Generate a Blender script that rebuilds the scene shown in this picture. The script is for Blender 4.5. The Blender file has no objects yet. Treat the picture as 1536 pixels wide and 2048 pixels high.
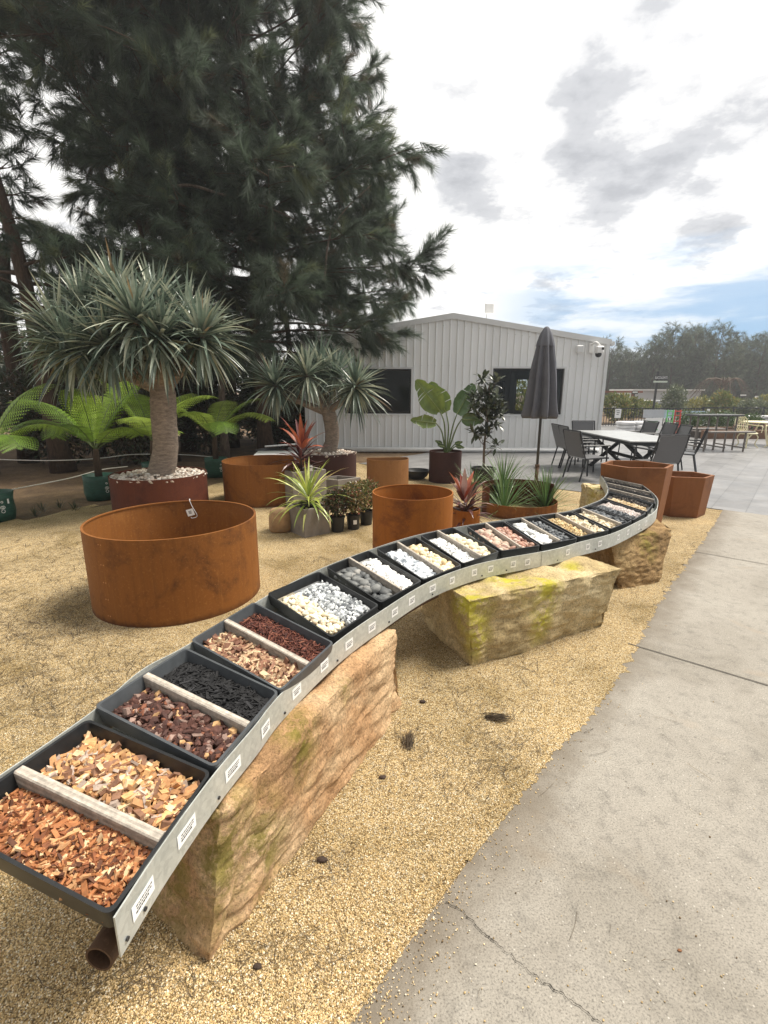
import bpy, math, random
import numpy as np
from mathutils import Vector, Matrix, noise

scene = bpy.context.scene
R = math.radians
random.seed(7)
rng = np.random.default_rng(7)

# ------------------------------------------------------------------ camera
CAM_H, PITCH, ROLL, FPX = 1.6, 0.2405, 0.003, 980.0
cam_d = bpy.data.cameras.new('camera')
cam = bpy.data.objects.new('camera', cam_d)
scene.collection.objects.link(cam)
cam_d.sensor_fit = 'VERTICAL'
cam_d.sensor_height = 36.0
cam_d.lens = FPX / 2048.0 * 36.0
cam_d.clip_start, cam_d.clip_end = 0.05, 3000
_f = Vector((0, math.cos(PITCH), -math.sin(PITCH)))
_u0 = Vector((0, math.sin(PITCH), math.cos(PITCH)))
_x0 = Vector((1, 0, 0))
_x = _x0 * math.cos(ROLL) + _u0 * math.sin(ROLL)
_u = -_x0 * math.sin(ROLL) + _u0 * math.cos(ROLL)
M = Matrix((_x, _u, -_f)).transposed().to_4x4()
M.translation = Vector((0, 0, CAM_H))
cam.matrix_world = M
scene.camera = cam

# ------------------------------------------------------------------ sky, sun, exposure
SUN_AZ, SUN_EL = 70.0, 60.0         # azimuth clockwise from the view direction
SUN_STRENGTH, SUN_ANGLE = 4.9, 22.0
LIGHT_GAIN_HIGH, LIGHT_GAIN_BACK = 1.05, 0.52
EXPOSURE = 0.28
w = bpy.data.worlds.new('World')
scene.world = w
w.use_nodes = True
nt = w.node_tree
nt.nodes.clear()
N = nt.nodes.new
L = nt.links.new
out = N('ShaderNodeOutputWorld')
sky = N('ShaderNodeTexSky')
sky.sky_type = 'NISHITA'
sky.sun_disc = False
sky.sun_elevation = R(SUN_EL)
sky.sun_rotation = R(SUN_AZ)
bg_sky = N('ShaderNodeBackground')
bg_sky.inputs['Strength'].default_value = 0.13
L(sky.outputs[0], bg_sky.inputs['Color'])
tc = N('ShaderNodeTexCoord')
sep = N('ShaderNodeSeparateXYZ')
L(tc.outputs['Generated'], sep.inputs[0])


def wmath(op, a, b=None, clamp=False):
    n = N('ShaderNodeMath')
    n.operation = op
    n.use_clamp = clamp
    for i, v in enumerate((a, b)):
        if v is None:
            continue
        if isinstance(v, (int, float)):
            n.inputs[i].default_value = v
        else:
            L(v, n.inputs[i])
    return n.outputs[0]


def wramp(src, stops):
    n = N('ShaderNodeValToRGB')
    el = n.color_ramp.elements
    while len(el) < len(stops):
        el.new(0.5)
    for e, (p, c) in zip(el, stops):
        e.position = p
        e.color = (c, c, c, 1) if isinstance(c, (int, float)) else (*c, 1)
    n.color_ramp.interpolation = 'EASE'
    L(src, n.inputs[0])
    return n.outputs['Color']


def wnoise(vec, scale, detail, rough, dist, off, stretch=(1, 1, 1)):
    m = N('ShaderNodeMapping')
    m.inputs['Scale'].default_value = stretch
    m.inputs['Location'].default_value = off
    L(vec, m.inputs[0])
    n = N('ShaderNodeTexNoise')
    n.inputs['Scale'].default_value = scale
    n.inputs['Detail'].default_value = detail
    n.inputs['Roughness'].default_value = rough
    n.inputs['Distortion'].default_value = dist
    L(m.outputs[0], n.inputs['Vector'])
    return n.outputs['Fac']


zz = wmath('ADD', wmath('MAXIMUM', sep.outputs['Z'], 0.0), 0.16)
comb = N('ShaderNodeCombineXYZ')
L(wmath('DIVIDE', sep.outputs['X'], zz), comb.inputs[0])
L(wmath('DIVIDE', sep.outputs['Y'], zz), comb.inputs[1])
n_big = wnoise(comb.outputs[0], 0.9, 5, 0.55, 0.3, (3.1, 1.7, 0))
n_patch = wnoise(comb.outputs[0], 3.8, 9, 0.60, 0.0, (0.35, 5.2, 0))
n_wisp = wnoise(tc.outputs['Generated'], 4.0, 6, 0.58, 0.0, (2.0, 0.4, 0), (1, 1, 5))


def sky_dir(px, py):
    d = _x * ((px - 768) / FPX) - _u * ((py - 1024) / FPX) + _f
    return d.normalized()


# grey cloud banks hang in these directions
banks = None
for (px, py, rad, amt) in [(1180, 325, 6, 1.1), (1330, 285, 6, 1.1), (1240, 375, 4.5, 1.1), (1170, 180, 5, .9), (935, 385, 5, 1.0), (1480, 285, 6, .9), (1410, 470, 4, .95), (1105, 605, 4, .7), (1010, 245, 12, .34), (1420, 80, 20, .36), (860, 60, 14, .36)]:
    vm = N('ShaderNodeVectorMath')
    vm.operation = 'DOT_PRODUCT'
    L(tc.outputs['Generated'], vm.inputs[0])
    vm.inputs[1].default_value = sky_dir(px, py)[:]
    m_ = N('ShaderNodeMapRange')
    m_.interpolation_type = 'SMOOTHSTEP'
    m_.inputs['From Min'].default_value = math.cos(R(rad))
    m_.inputs['From Max'].default_value = 1.0
    m_.inputs['To Max'].default_value = amt
    L(vm.outputs['Value'], m_.inputs['Value'])
    banks = m_.outputs[0] if banks is None else wmath('MAXIMUM', banks, m_.outputs[0])
dens = wmath('ADD', wmath('MULTIPLY', banks, 0.22), wmath('MULTIPLY', n_patch, 1.0))
patch = wramp(dens, [(0.60, 1.0), (0.66, 0.74), (0.74, 0.52), (0.90, 0.34)])
veil = wramp(n_big, [(0.35, 0.93), (0.60, 1.0)])
lum = wmath('ADD', wmath('MULTIPLY', wmath('MULTIPLY', patch, veil), 0.86), 0.19)
# unseen sky shaped for the light: raised overhead, dimmed behind the camera for contrast
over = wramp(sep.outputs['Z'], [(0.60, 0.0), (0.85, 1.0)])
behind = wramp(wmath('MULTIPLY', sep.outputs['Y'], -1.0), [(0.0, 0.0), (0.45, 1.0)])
gain = wmath('ADD', wmath('ADD', wmath('MULTIPLY', over, LIGHT_GAIN_HIGH - 1.0), wmath('MULTIPLY', behind, LIGHT_GAIN_BACK - 1.0)), 1.0)
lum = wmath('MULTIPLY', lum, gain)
cc = N('ShaderNodeMix')
cc.data_type = 'RGBA'
cc.inputs['A'].default_value = (0.83, 0.88, 1.0, 1)
cc.inputs['B'].default_value = (1.0, 0.985, 0.96, 1)
L(patch, cc.inputs['Factor'])
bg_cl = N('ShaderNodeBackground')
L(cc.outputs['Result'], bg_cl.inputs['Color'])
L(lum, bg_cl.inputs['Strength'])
# open blue band low in the sky, to the right of the view
band = wramp(wmath('ADD', sep.outputs['Z'], wmath('MULTIPLY', wmath('SUBTRACT', n_wisp, 0.5), 0.22)),
             [(0.0, 0.85), (0.07, 1.0), (0.15, 0.85), (0.235, 0.0)])
side = wramp(sep.outputs['X'], [(0.10, 0.0), (0.38, 1.0)])
wisp = wramp(n_wisp, [(0.44, 1.0), (0.66, 0.35)])
blue = wmath('MULTIPLY', wmath('MULTIPLY', band, side), wisp, True)
bg_bl = N('ShaderNodeBackground')
bg_bl.inputs['Color'].default_value = (0.27, 0.56, 0.92, 1)
bg_bl.inputs['Strength'].default_value = 0.72
addb = N('ShaderNodeMixShader')
addb.inputs[0].default_value = 0.82
L(bg_sky.outputs[0], addb.inputs[1])
L(bg_bl.outputs[0], addb.inputs[2])
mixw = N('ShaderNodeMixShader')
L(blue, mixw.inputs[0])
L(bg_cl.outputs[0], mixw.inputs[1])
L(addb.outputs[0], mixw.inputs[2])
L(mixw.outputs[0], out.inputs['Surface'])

sun_d = bpy.data.lights.new('sun', 'SUN')
sun_d.energy = SUN_STRENGTH
sun_d.angle = R(SUN_ANGLE)
sun_d.color = (1.0, 0.93, 0.82)
sun = bpy.data.objects.new('sun', sun_d)
scene.collection.objects.link(sun)
_sd = Vector((math.sin(R(SUN_AZ)) * math.cos(R(SUN_EL)), math.cos(R(SUN_AZ)) * math.cos(R(SUN_EL)), math.sin(R(SUN_EL))))
sun.rotation_euler = _sd.to_track_quat('Z', 'Y').to_euler()
sun.location = _sd * 60

vs = scene.view_settings
vs.view_transform = 'Standard'
vs.look = 'None'
vs.exposure = EXPOSURE
vs.gamma = 1.0
vs.use_curve_mapping = False
scene.cycles.max_bounces = 6
scene.cycles.transparent_max_bounces = 8


# ------------------------------------------------------------------ measuring helpers (photo pixel -> point in the world)
def ray(px, py):
    d = _x * ((px - 768) / FPX) - _u * ((py - 1024) / FPX) + _f
    return d


def at(px, py, z=0.0):
    d = ray(px, py)
    t = (z - CAM_H) / d.z
    return Vector((d.x * t, d.y * t, z))


def atY(px, py, Y):
    d = ray(px, py)
    t = Y / d.y
    return Vector((d.x * t, Y, CAM_H + d.z * t))


E1 = Vector((0.643, 0.766, 0))      # along the concrete path
E2 = Vector((0.766, -0.643, 0))     # across it, to the right


def uv(u, v, z=0.0):
    p = E1 * u + E2 * v
    return Vector((p.x, p.y, z))


# ------------------------------------------------------------------ materials
def _nodes(name):
    m = bpy.data.materials.new(name)
    m.use_nodes = True
    t = m.node_tree
    b = t.nodes['Principled BSDF']
    return m, t, b


def _mk(t, kind, **kw):
    n = t.nodes.new(kind)
    for k, v in kw.items():
        if k in n.inputs:
            n.inputs[k].default_value = v
        else:
            setattr(n, k, v)
    return n


def _noise(t, scale, detail=5, rough=0.55, dist=0.0, vec=None):
    n = _mk(t, 'ShaderNodeTexNoise')
    n.inputs['Scale'].default_value = scale
    n.inputs['Detail'].default_value = detail
    n.inputs['Roughness'].default_value = rough
    n.inputs['Distortion'].default_value = dist
    if vec is not None:
        t.links.new(vec, n.inputs['Vector'])
    return n.outputs['Fac']


def _ramp(t, src, stops):
    n = t.nodes.new('ShaderNodeValToRGB')
    el = n.color_ramp.elements
    while len(el) < len(stops):
        el.new(0.5)
    for e, (p, c) in zip(el, stops):
        e.position = p
        e.color = (c, c, c, 1) if isinstance(c, (int, float)) else (*c, 1)
    t.links.new(src, n.inputs[0])
    return n.outputs['Color']


def _mix(t, fac, a, b, mode='MIX'):
    n = t.nodes.new('ShaderNodeMix')
    n.data_type = 'RGBA'
    n.blend_type = mode
    for k, v in (('Factor', fac), ('A', a), ('B', b)):
        if isinstance(v, (int, float)):
            n.inputs[k].default_value = v if k == 'Factor' else (v, v, v, 1)
        elif isinstance(v, tuple):
            n.inputs[k].default_value = (*v, 1)
        else:
            t.links.new(v, n.inputs[k])
    return n.outputs['Result']


def _pos(t, scale=(1, 1, 1), rot=(0, 0, 0), obj=False):
    if obj:
        g = t.nodes.new('ShaderNodeTexCoord').outputs['Object']
    else:
        g = t.nodes.new('ShaderNodeNewGeometry').outputs['Position']
    m = t.nodes.new('ShaderNodeMapping')
    m.inputs['Scale'].default_value = scale
    m.inputs['Rotation'].default_value = rot
    t.links.new(g, m.inputs[0])
    return m.outputs[0]


def _bump(t, b, h, strength=0.3, dist=0.01):
    n = t.nodes.new('ShaderNodeBump')
    n.inputs['Strength'].default_value = strength
    n.inputs['Distance'].default_value = dist
    t.links.new(h, n.inputs['Height'])
    t.links.new(n.outputs[0], b.inputs['Normal'])


def plain(name, col, rough=0.6, metal=0.0, var=0.15, scale=12.0, bump=0.0, bscale=60.0, stretch=(1, 1, 1), obj=False):
    m, t, b = _nodes(name)
    p = _pos(t, stretch, obj=obj)
    f = _noise(t, scale, 6, 0.6, 0.1, p)
    lo = tuple(c * (1 - var) for c in col)
    hi = tuple(min(1, c * (1 + var)) for c in col)
    t.links.new(_ramp(t, f, [(0.3, lo), (0.7, hi)]), b.inputs['Base Color'])
    b.inputs['Roughness'].default_value = rough
    b.inputs['Metallic'].default_value = metal
    if bump:
        _bump(t, b, _noise(t, bscale, 5, 0.65, 0, p), bump, 0.01)
    return m


def coloured(name, rough=0.6, var=0.25, scale=40, bump=0.25, bscale=150, trans=0.0, spec=0.5, stretch=(1, 1, 1)):
    """takes the colour of every little piece from the face attribute Col, with a grain on top"""
    m, t, b = _nodes(name)
    a = t.nodes.new('ShaderNodeAttribute')
    a.attribute_name = 'Col'
    p = _pos(t, stretch)
    f = _ramp(t, _noise(t, scale, 5, 0.6, 0.1, p), [(0.3, 1 - var), (0.7, 1 + var)])
    c = _mix(t, 1.0, a.outputs['Color'], f, 'MULTIPLY')
    t.links.new(c, b.inputs['Base Color'])
    b.inputs['Roughness'].default_value = rough
    b.inputs['Specular IOR Level'].default_value = spec
    if bump:
        _bump(t, b, _noise(t, bscale, 4, 0.6, 0, p), bump, 0.004)
    if trans:
        tr = t.nodes.new('ShaderNodeBsdfTranslucent')
        t.links.new(c, tr.inputs[0])
        mx = t.nodes.new('ShaderNodeMixShader')
        mx.inputs[0].default_value = trans
        t.links.new(b.outputs[0], mx.inputs[1])
        t.links.new(tr.outputs[0], mx.inputs[2])
        t.links.new(mx.outputs[0], t.nodes['Material Output'].inputs['Surface'])
    return m


def corten(name, a=(0.215, 0.078, 0.014), b_=(0.085, 0.029, 0.008), c_=(0.36, 0.165, 0.045), rough=0.7):
    m, t, b = _nodes(name)
    p = _pos(t)
    pv = _pos(t, (9, 9, 0.5))
    f1 = _noise(t, 1.9, 10, 0.74, 0.6, p)
    f2 = _noise(t, 2.6, 7, 0.65, 0.2, pv)
    f3 = _noise(t, 60, 4, 0.7, 0, p)
    mid = tuple(0.6 * x + 0.4 * y for x, y in zip(a, c_))
    base = _ramp(t, f1, [(0.34, b_), (0.48, a), (0.56, a), (0.70, mid)])
    st = _ramp(t, f2, [(0.48, 0.0), (0.72, 0.50)])
    base = _mix(t, st, base, tuple(0.7 * x + 0.3 * y for x, y in zip(b_, a)))
    st2 = _ramp(t, _noise(t, 5.0, 6, 0.6, 0.1, _pos(t, (6, 6, 0.35))), [(0.60, 0.0), (0.78, 0.35)])
    base = _mix(t, st2, base, c_)
    sp = _ramp(t, f3, [(0.56, 0.0), (0.72, 0.55)])
    base = _mix(t, sp, base, c_)
    # splash stain along the foot
    sx = t.nodes.new('ShaderNodeSeparateXYZ')
    t.links.new(p, sx.inputs[0])
    ad = t.nodes.new('ShaderNodeMath')
    ad.operation = 'MULTIPLY_ADD'
    ad.inputs[1].default_value = 0.10
    t.links.new(_noise(t, 12, 5, 0.6, 0.3, p), ad.inputs[0])
    t.links.new(sx.outputs['Z'], ad.inputs[2])
    base = _mix(t, _ramp(t, ad.outputs[0], [(0.055, 0.75), (0.095, 0.0)]), base, tuple(0.8 * x for x in b_))
    t.links.new(base, b.inputs['Base Color'])
    b.inputs['Roughness'].default_value = rough
    b.inputs['Specular IOR Level'].default_value = 0.3
    _bump(t, b, _mix(t, 0.5, f1, _noise(t, 120, 4, 0.7, 0, p)), 0.3, 0.006)
    return m


def sandstone(name, warm, pale, moss_c, spots, dark=(0.15, 0.11, 0.055), moss_amt=0.9):
    """spots: (x, y, z, radius) where moss and lichen grow on this block"""
    m, t, b = _nodes(name)
    p = _pos(t)
    ps = _pos(t, (1, 1, 1.8), (0.35, 0.15, 0.3))
    f1 = _noise(t, 2.2, 5, 0.6, 0.6, p)
    f2 = _noise(t, 20, 10, 0.76, 0.0, p)
    f3 = _noise(t, 95, 6, 0.8, 0, p)
    base = _ramp(t, f1, [(0.34, tuple(c * 0.70 for c in warm)), (0.48, warm), (0.64, pale)])
    base = _mix(t, 1.0, base, _ramp(t, f2, [(0.34, 0.62), (0.46, 0.97), (0.54, 1.0), (0.66, 1.22)]), 'MULTIPLY')
    base = _mix(t, 1.0, base, _ramp(t, f3, [(0.36, 0.42), (0.47, 0.92), (0.56, 1.05), (0.66, 1.45)]), 'MULTIPLY')
    v = t.nodes.new('ShaderNodeTexVoronoi')
    v.inputs['Scale'].default_value = 28
    t.links.new(p, v.inputs['Vector'])
    base = _mix(t, _ramp(t, v.outputs['Distance'], [(0.06, 0.65), (0.16, 0.0)]), base, dark)
    mo = None
    for (x, y, z, rad) in spots:
        d = t.nodes.new('ShaderNodeVectorMath')
        d.operation = 'DISTANCE'
        mp = t.nodes.new('ShaderNodeMapping')
        mp.inputs['Scale'].default_value = (1, 1, 0.55)
        t.links.new(p, mp.inputs[0])
        t.links.new(mp.outputs[0], d.inputs[0])
        d.inputs[1].default_value = (x, y, z * 0.55)
        q = _ramp(t, d.outputs['Value'], [(rad * 0.2, 1.0), (min(.99, rad), 0.0)])
        if mo is None:
            mo = q
        else:
            mo = _mix(t, 1.0, mo, q, 'LIGHTEN')
    if mo is not None:
        nz = _ramp(t, _noise(t, 11, 9, 0.78, 0.3, p), [(0.42, 0.0), (0.53, 1.0)])
        mo = _mix(t, 1.0, _mix(t, 1.0, mo, nz, 'MULTIPLY'), moss_amt, 'MULTIPLY')
        base = _mix(t, mo, base, _mix(t, f2, tuple(c * .6 for c in moss_c), tuple(c * 1.25 for c in moss_c)))
    dn = _ramp(t, _noise(t, 4, 6, 0.65, 0.9, p), [(0.60, 0.0), (0.72, 0.6)])
    base = _mix(t, dn, base, dark)
    t.links.new(base, b.inputs['Base Color'])
    b.inputs['Roughness'].default_value = 0.92
    b.inputs['Specular IOR Level'].default_value = 0.2
    h = _mix(t, 0.5, f2, f3)
    _bump(t, b, h, 1.0, 0.016)
    return m


def mat_gravel():
    m, t, b = _nodes('crushed granite gravel')
    p = _pos(t)
    v = t.nodes.new('ShaderNodeTexVoronoi')
    v.inputs['Scale'].default_value = 210
    t.links.new(p, v.inputs['Vector'])
    sepc = t.nodes.new('ShaderNodeSeparateColor')
    t.links.new(v.outputs['Color'], sepc.inputs[0])
    base = _ramp(t, sepc.outputs[0], [(0.0, (0.20, 0.125, 0.052)), (0.18, (0.50, 0.345, 0.155)), (0.55, (0.68, 0.50, 0.25)),
                                      (0.85, (0.80, 0.64, 0.385)), (1.0, (0.85, 0.77, 0.60))])
    gap = _ramp(t, v.outputs['Distance'], [(0.22, 1.0), (0.72, 0.34)])
    base = _mix(t, 1.0, base, gap, 'MULTIPLY')
    big = _ramp(t, _noise(t, 1.6, 6, 0.6, 0.4, p), [(0.32, (0.58, 0.55, 0.44)), (0.50, (0.95, 0.95, 0.94)), (0.72, (1.14, 1.12, 1.08))])
    base = _mix(t, 1.0, base, big, 'MULTIPLY')
    # fallen needle litter lying in drifts
    lit = _ramp(t, _noise(t, 9, 8, 0.75, 1.2, p), [(0.58, 0.0), (0.68, 0.60)])
    zone = _ramp(t, _noise(t, 0.9, 4, 0.6, 0.6, p), [(0.38, 0.12), (0.58, 1.0)])
    base = _mix(t, _mix(t, 1.0, lit, zone, 'MULTIPLY'), base, (0.085, 0.058, 0.028))
    t.links.new(base, b.inputs['Base Color'])
    b.inputs['Roughness'].default_value = 0.85
    b.inputs['Specular IOR Level'].default_value = 0.25
    inv = t.nodes.new('ShaderNodeMath')
    inv.operation = 'SUBTRACT'
    inv.inputs[0].default_value = 1.0
    t.links.new(v.outputs['Distance'], inv.inputs[1])
    _bump(t, b, inv.outputs[0], 0.8, 0.006)
    return m


def mat_concrete():
    m, t, b = _nodes('weathered concrete')
    p = _pos(t)
    f1 = _noise(t, 1.3, 8, 0.65, 0.4, p)
    f2 = _noise(t, 14, 8, 0.75, 0.3, p)
    f3 = _noise(t, 160, 3, 0.7, 0, p)
    base = _ramp(t, f1, [(0.26, (0.195, 0.175, 0.142)), (0.48, (0.27, 0.247, 0.21)), (0.74, (0.315, 0.292, 0.252))])
    base = _mix(t, 1.0, base, _ramp(t, f2, [(0.30, 0.66), (0.48, 1.0), (0.72, 1.10)]), 'MULTIPLY')
    base = _mix(t, 1.0, base, _ramp(t, f3, [(0.35, 0.55), (0.48, 0.98), (0.60, 1.06), (0.70, 1.32)]), 'MULTIPLY')
    pv = t.nodes.new('ShaderNodeTexVoronoi')
    pv.inputs['Scale'].default_value = 55
    t.links.new(p, pv.inputs['Vector'])
    base = _mix(t, _ramp(t, pv.outputs['Distance'], [(0.07, 0.75), (0.16, 0.0)]), base, (0.11, 0.095, 0.075))
    pw = t.nodes.new('ShaderNodeTexVoronoi')
    pw.inputs['Scale'].default_value = 38
    t.links.new(_pos(t, (1.13, 0.97, 1), (0, 0, .7)), pw.inputs['Vector'])
    base = _mix(t, _ramp(t, pw.outputs['Distance'], [(0.05, 0.7), (0.12, 0.0)]), base, (0.55, 0.52, 0.46))
    rust = _ramp(t, _noise(t, 2.2, 5, 0.6, 0.8, p), [(0.62, 0.0), (0.75, 0.35)])
    base = _mix(t, rust, base, (0.27, 0.20, 0.13))
    # dirt washed onto the edge beside the gravel: a strip that belongs to the slab
    px = _pos(t, (1, 1, 1), (0, 0, -math.atan2(0.766, 0.643)))
    sx = t.nodes.new('ShaderNodeSeparateXYZ')
    t.links.new(px, sx.inputs[0])
    ed = t.nodes.new('ShaderNodeMath')
    ed.operation = 'ADD'
    t.links.new(sx.outputs['Y'], ed.inputs[0])
    nn = t.nodes.new('ShaderNodeMath')
    nn.operation = 'MULTIPLY'
    nn.inputs[1].default_value = 0.35
    t.links.new(_noise(t, 5, 5, 0.6, 0.5, p), nn.inputs[0])
    t.links.new(nn.outputs[0], ed.inputs[1])
    strip = _ramp(t, ed.outputs[0], [(0.60, 0.0), (0.82, 0.80)])
    base = _mix(t, strip, base, (0.125, 0.10, 0.07))
    spots = t.nodes.new('ShaderNodeTexVoronoi')
    spots.inputs['Scale'].default_value = 9
    t.links.new(p, spots.inputs['Vector'])
    base = _mix(t, _ramp(t, spots.outputs['Distance'], [(0.03, 0.7), (0.075, 0.0)]), base, (0.10, 0.09, 0.075))
    t.links.new(base, b.inputs['Base Color'])
    b.inputs['Roughness'].default_value = 0.8
    _bump(t, b, _mix(t, 0.5, f2, f3), 0.35, 0.006)
    return m


def mat_pavers():
    m, t, b = _nodes('grey pavers')
    p = _pos(t, (1, 1, 1), (0, 0, -math.atan2(0.766, 0.643)))
    br = t.nodes.new('ShaderNodeTexBrick')
    br.offset = 0.5
    br.inputs['Scale'].default_value = 1.0
    br.inputs['Brick Width'].default_value = 0.6
    br.inputs['Row Height'].default_value = 0.4
    br.inputs['Mortar Size'].default_value = 0.006
    br.inputs['Color1'].default_value = (0.175, 0.172, 0.172, 1)
    br.inputs['Color2'].default_value = (0.225, 0.222, 0.222, 1)
    br.inputs['Mortar'].default_value = (0.11, 0.11, 0.11, 1)
    t.links.new(p, br.inputs['Vector'])
    f = _ramp(t, _noise(t, 3, 7, 0.65, 0.4, p), [(0.3, 0.78), (0.7, 1.2)])
    base = _mix(t, 1.0, br.outputs['Color'], f, 'MULTIPLY')
    t.links.new(base, b.inputs['Base Color'])
    t.links.new(_ramp(t, _noise(t, 2, 5, 0.6, 0, p), [(0.3, 0.30), (0.7, 0.50)]), b.inputs['Roughness'])
    _bump(t, b, br.outputs['Fac'], -0.3, 0.004)
    return m


def mat_litter():
    m, t, b = _nodes('needle litter soil')
    p = _pos(t)
    f1 = _noise(t, 2.0, 8, 0.7, 0.6, p)
    f2 = _noise(t, 35, 6, 0.75, 0.8, p)
    base = _ramp(t, f1, [(0.3, (0.085, 0.053, 0.029)), (0.55, (0.17, 0.108, 0.056)), (0.75, (0.27, 0.18, 0.092))])
    base = _mix(t, 1.0, base, _ramp(t, f2, [(0.35, 0.55), (0.7, 1.5)]), 'MULTIPLY')
    t.links.new(base, b.inputs['Base Color'])
    b.inputs['Roughness'].default_value = 0.95
    _bump(t, b, f2, 0.8, 0.03)
    return m


def mat_galv():
    m, t, b = _nodes('galvanised steel')
    p = _pos(t)
    v = t.nodes.new('ShaderNodeTexVoronoi')
    v.inputs['Scale'].default_value = 70
    t.links.new(p, v.inputs['Vector'])
    sc = t.nodes.new('ShaderNodeSeparateColor')
    t.links.new(v.outputs['Color'], sc.inputs[0])
    f = _noise(t, 6, 6, 0.6, 0.5, p)
    base = _ramp(t, f, [(0.3, (0.46, 0.48, 0.45)), (0.7, (0.64, 0.66, 0.63))])
    base = _mix(t, 1.0, base, _ramp(t, sc.outputs[0], [(0, 0.9), (1, 1.08)]), 'MULTIPLY')
    t.links.new(base, b.inputs['Base Color'])
    b.inputs['Metallic'].default_value = 0.45
    t.links.new(_ramp(t, f, [(0.3, 0.55), (0.7, 0.40)]), b.inputs['Roughness'])
    return m


def mat_bark(name, col):
    m, t, b = _nodes(name)
    p = _pos(t, (1, 1, 0.22))
    f = _noise(t, 26, 8, 0.7, 0.6, p)
    t.links.new(_ramp(t, f, [(0.3, tuple(c * 0.45 for c in col)), (0.55, col), (0.75, tuple(c * 1.5 for c in col))]), b.inputs['Base Color'])
    b.inputs['Roughness'].default_value = 0.95
    _bump(t, b, f, 1.0, 0.03)
    return m


MT = {}
MT['gravel'] = mat_gravel()
MT['concrete'] = mat_concrete()
MT['pavers'] = mat_pavers()
MT['litter'] = mat_litter()
MT['galv'] = mat_galv()
MT['crack'] = plain('crack', (0.03, 0.026, 0.02), 0.95)
MT['joint'] = plain('dark joint', (0.085, 0.075, 0.062), 0.95, 0, .3, 20)
MT['corten'] = corten('corten steel')
MT['corten_bright'] = corten('bright corten steel', (0.29, 0.095, 0.012), (0.13, 0.036, 0.007), (0.40, 0.16, 0.028))
MT['corten_tan'] = corten('pale corten steel', (0.27, 0.125, 0.042), (0.19, 0.078, 0.026), (0.36, 0.19, 0.08))
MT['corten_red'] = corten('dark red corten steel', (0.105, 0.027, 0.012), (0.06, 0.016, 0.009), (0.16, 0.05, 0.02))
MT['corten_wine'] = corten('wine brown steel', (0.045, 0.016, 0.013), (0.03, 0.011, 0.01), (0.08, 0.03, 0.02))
MT['corten_hex'] = corten('orange brown corten', (0.22, 0.085, 0.028), (0.145, 0.052, 0.017), (0.29, 0.12, 0.045))
MT['rock_a'] = sandstone('sandstone warm', (0.50, 0.30, 0.155), (0.64, 0.45, 0.265), (0.21, 0.185, 0.025), [(-.46, 1.14, .30, .20), (-.66, 1.28, .2, .30), (-.30, 1.52, .40, .14), (-.40, 1.28, .15, .16), (-.14, 1.8, .42, .07)], moss_amt=0.8)
MT['rock_b'] = sandstone('sandstone golden', (0.52, 0.40, 0.21), (0.68, 0.56, 0.34), (0.50, 0.45, 0.03), [(.50, 2.66, .44, .22), (.56, 2.66, .22, .13), (1.02, 2.88, .42, .17), (1.0, 2.87, .2, .13), (.80, 2.95, .46, .22), (1.3, 3.2, .46, .10), (2.85, 6.0, .35, .4)], moss_amt=0.85)
MT['rock_c'] = sandstone('sandstone brown', (0.32, 0.205, 0.095), (0.46, 0.33, 0.165), (0.30, 0.27, 0.05), [(2.3, 4.0, .46, .18)], (0.085, 0.06, 0.035))
MT['tray_black'] = plain('black plastic', (0.012, 0.013, 0.014), 0.38, 0, 0.3, 30)
MT['tray_grey'] = plain('grey plastic', (0.06, 0.066, 0.072), 0.42, 0, 0.2, 20)
MT['timber'] = plain('weathered timber', (0.40, 0.365, 0.32), 0.85, 0, 0.22, 110, 0.4, 200, (1, 1, 1))
MT['piece'] = coloured('loose pieces', 0.75, 0.28, 60, 0.35, 160, 0, 0.35)
MT['stone'] = coloured('pebbles', 0.6, 0.18, 45, 0.3, 140, 0, 0.4)
MT['leaf'] = coloured('leaf', 0.33, 0.18, 14, 0.0, 50, 0.2, 0.6)
MT['fern'] = coloured('fern leaf', 0.5, 0.2, 14, 0.0, 50, 0.5, 0.4)
MT['needle'] = coloured('she oak needles', 0.6, 0.3, 1.5, 0.0, 50, 0.42, 0.3)
MT['bark'] = mat_bark('rough brown bark', (0.085, 0.053, 0.034))
MT['bark_pale'] = mat_bark('pale grey bark', (0.17, 0.13, 0.10))
MT['white'] = plain('white paint', (0.80, 0.80, 0.79), 0.5, 0, 0.04)
MT['label'] = plain('white sticker', (0.86, 0.86, 0.84), 0.45, 0, 0.03)
MT['ink'] = plain('black ink', (0.03, 0.03, 0.03), 0.6)
MT['dark_metal'] = plain('charcoal powder coat', (0.022, 0.023, 0.026), 0.45, 0.0, 0.2)
MT['pot_black'] = plain('black nursery pot', (0.017, 0.018, 0.019), 0.5, 0, 0.3, 15, 0.2, 40)
MT['soil'] = plain('potting soil', (0.03, 0.022, 0.016), 0.95, 0, 0.5, 60, 0.8, 120)


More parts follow.
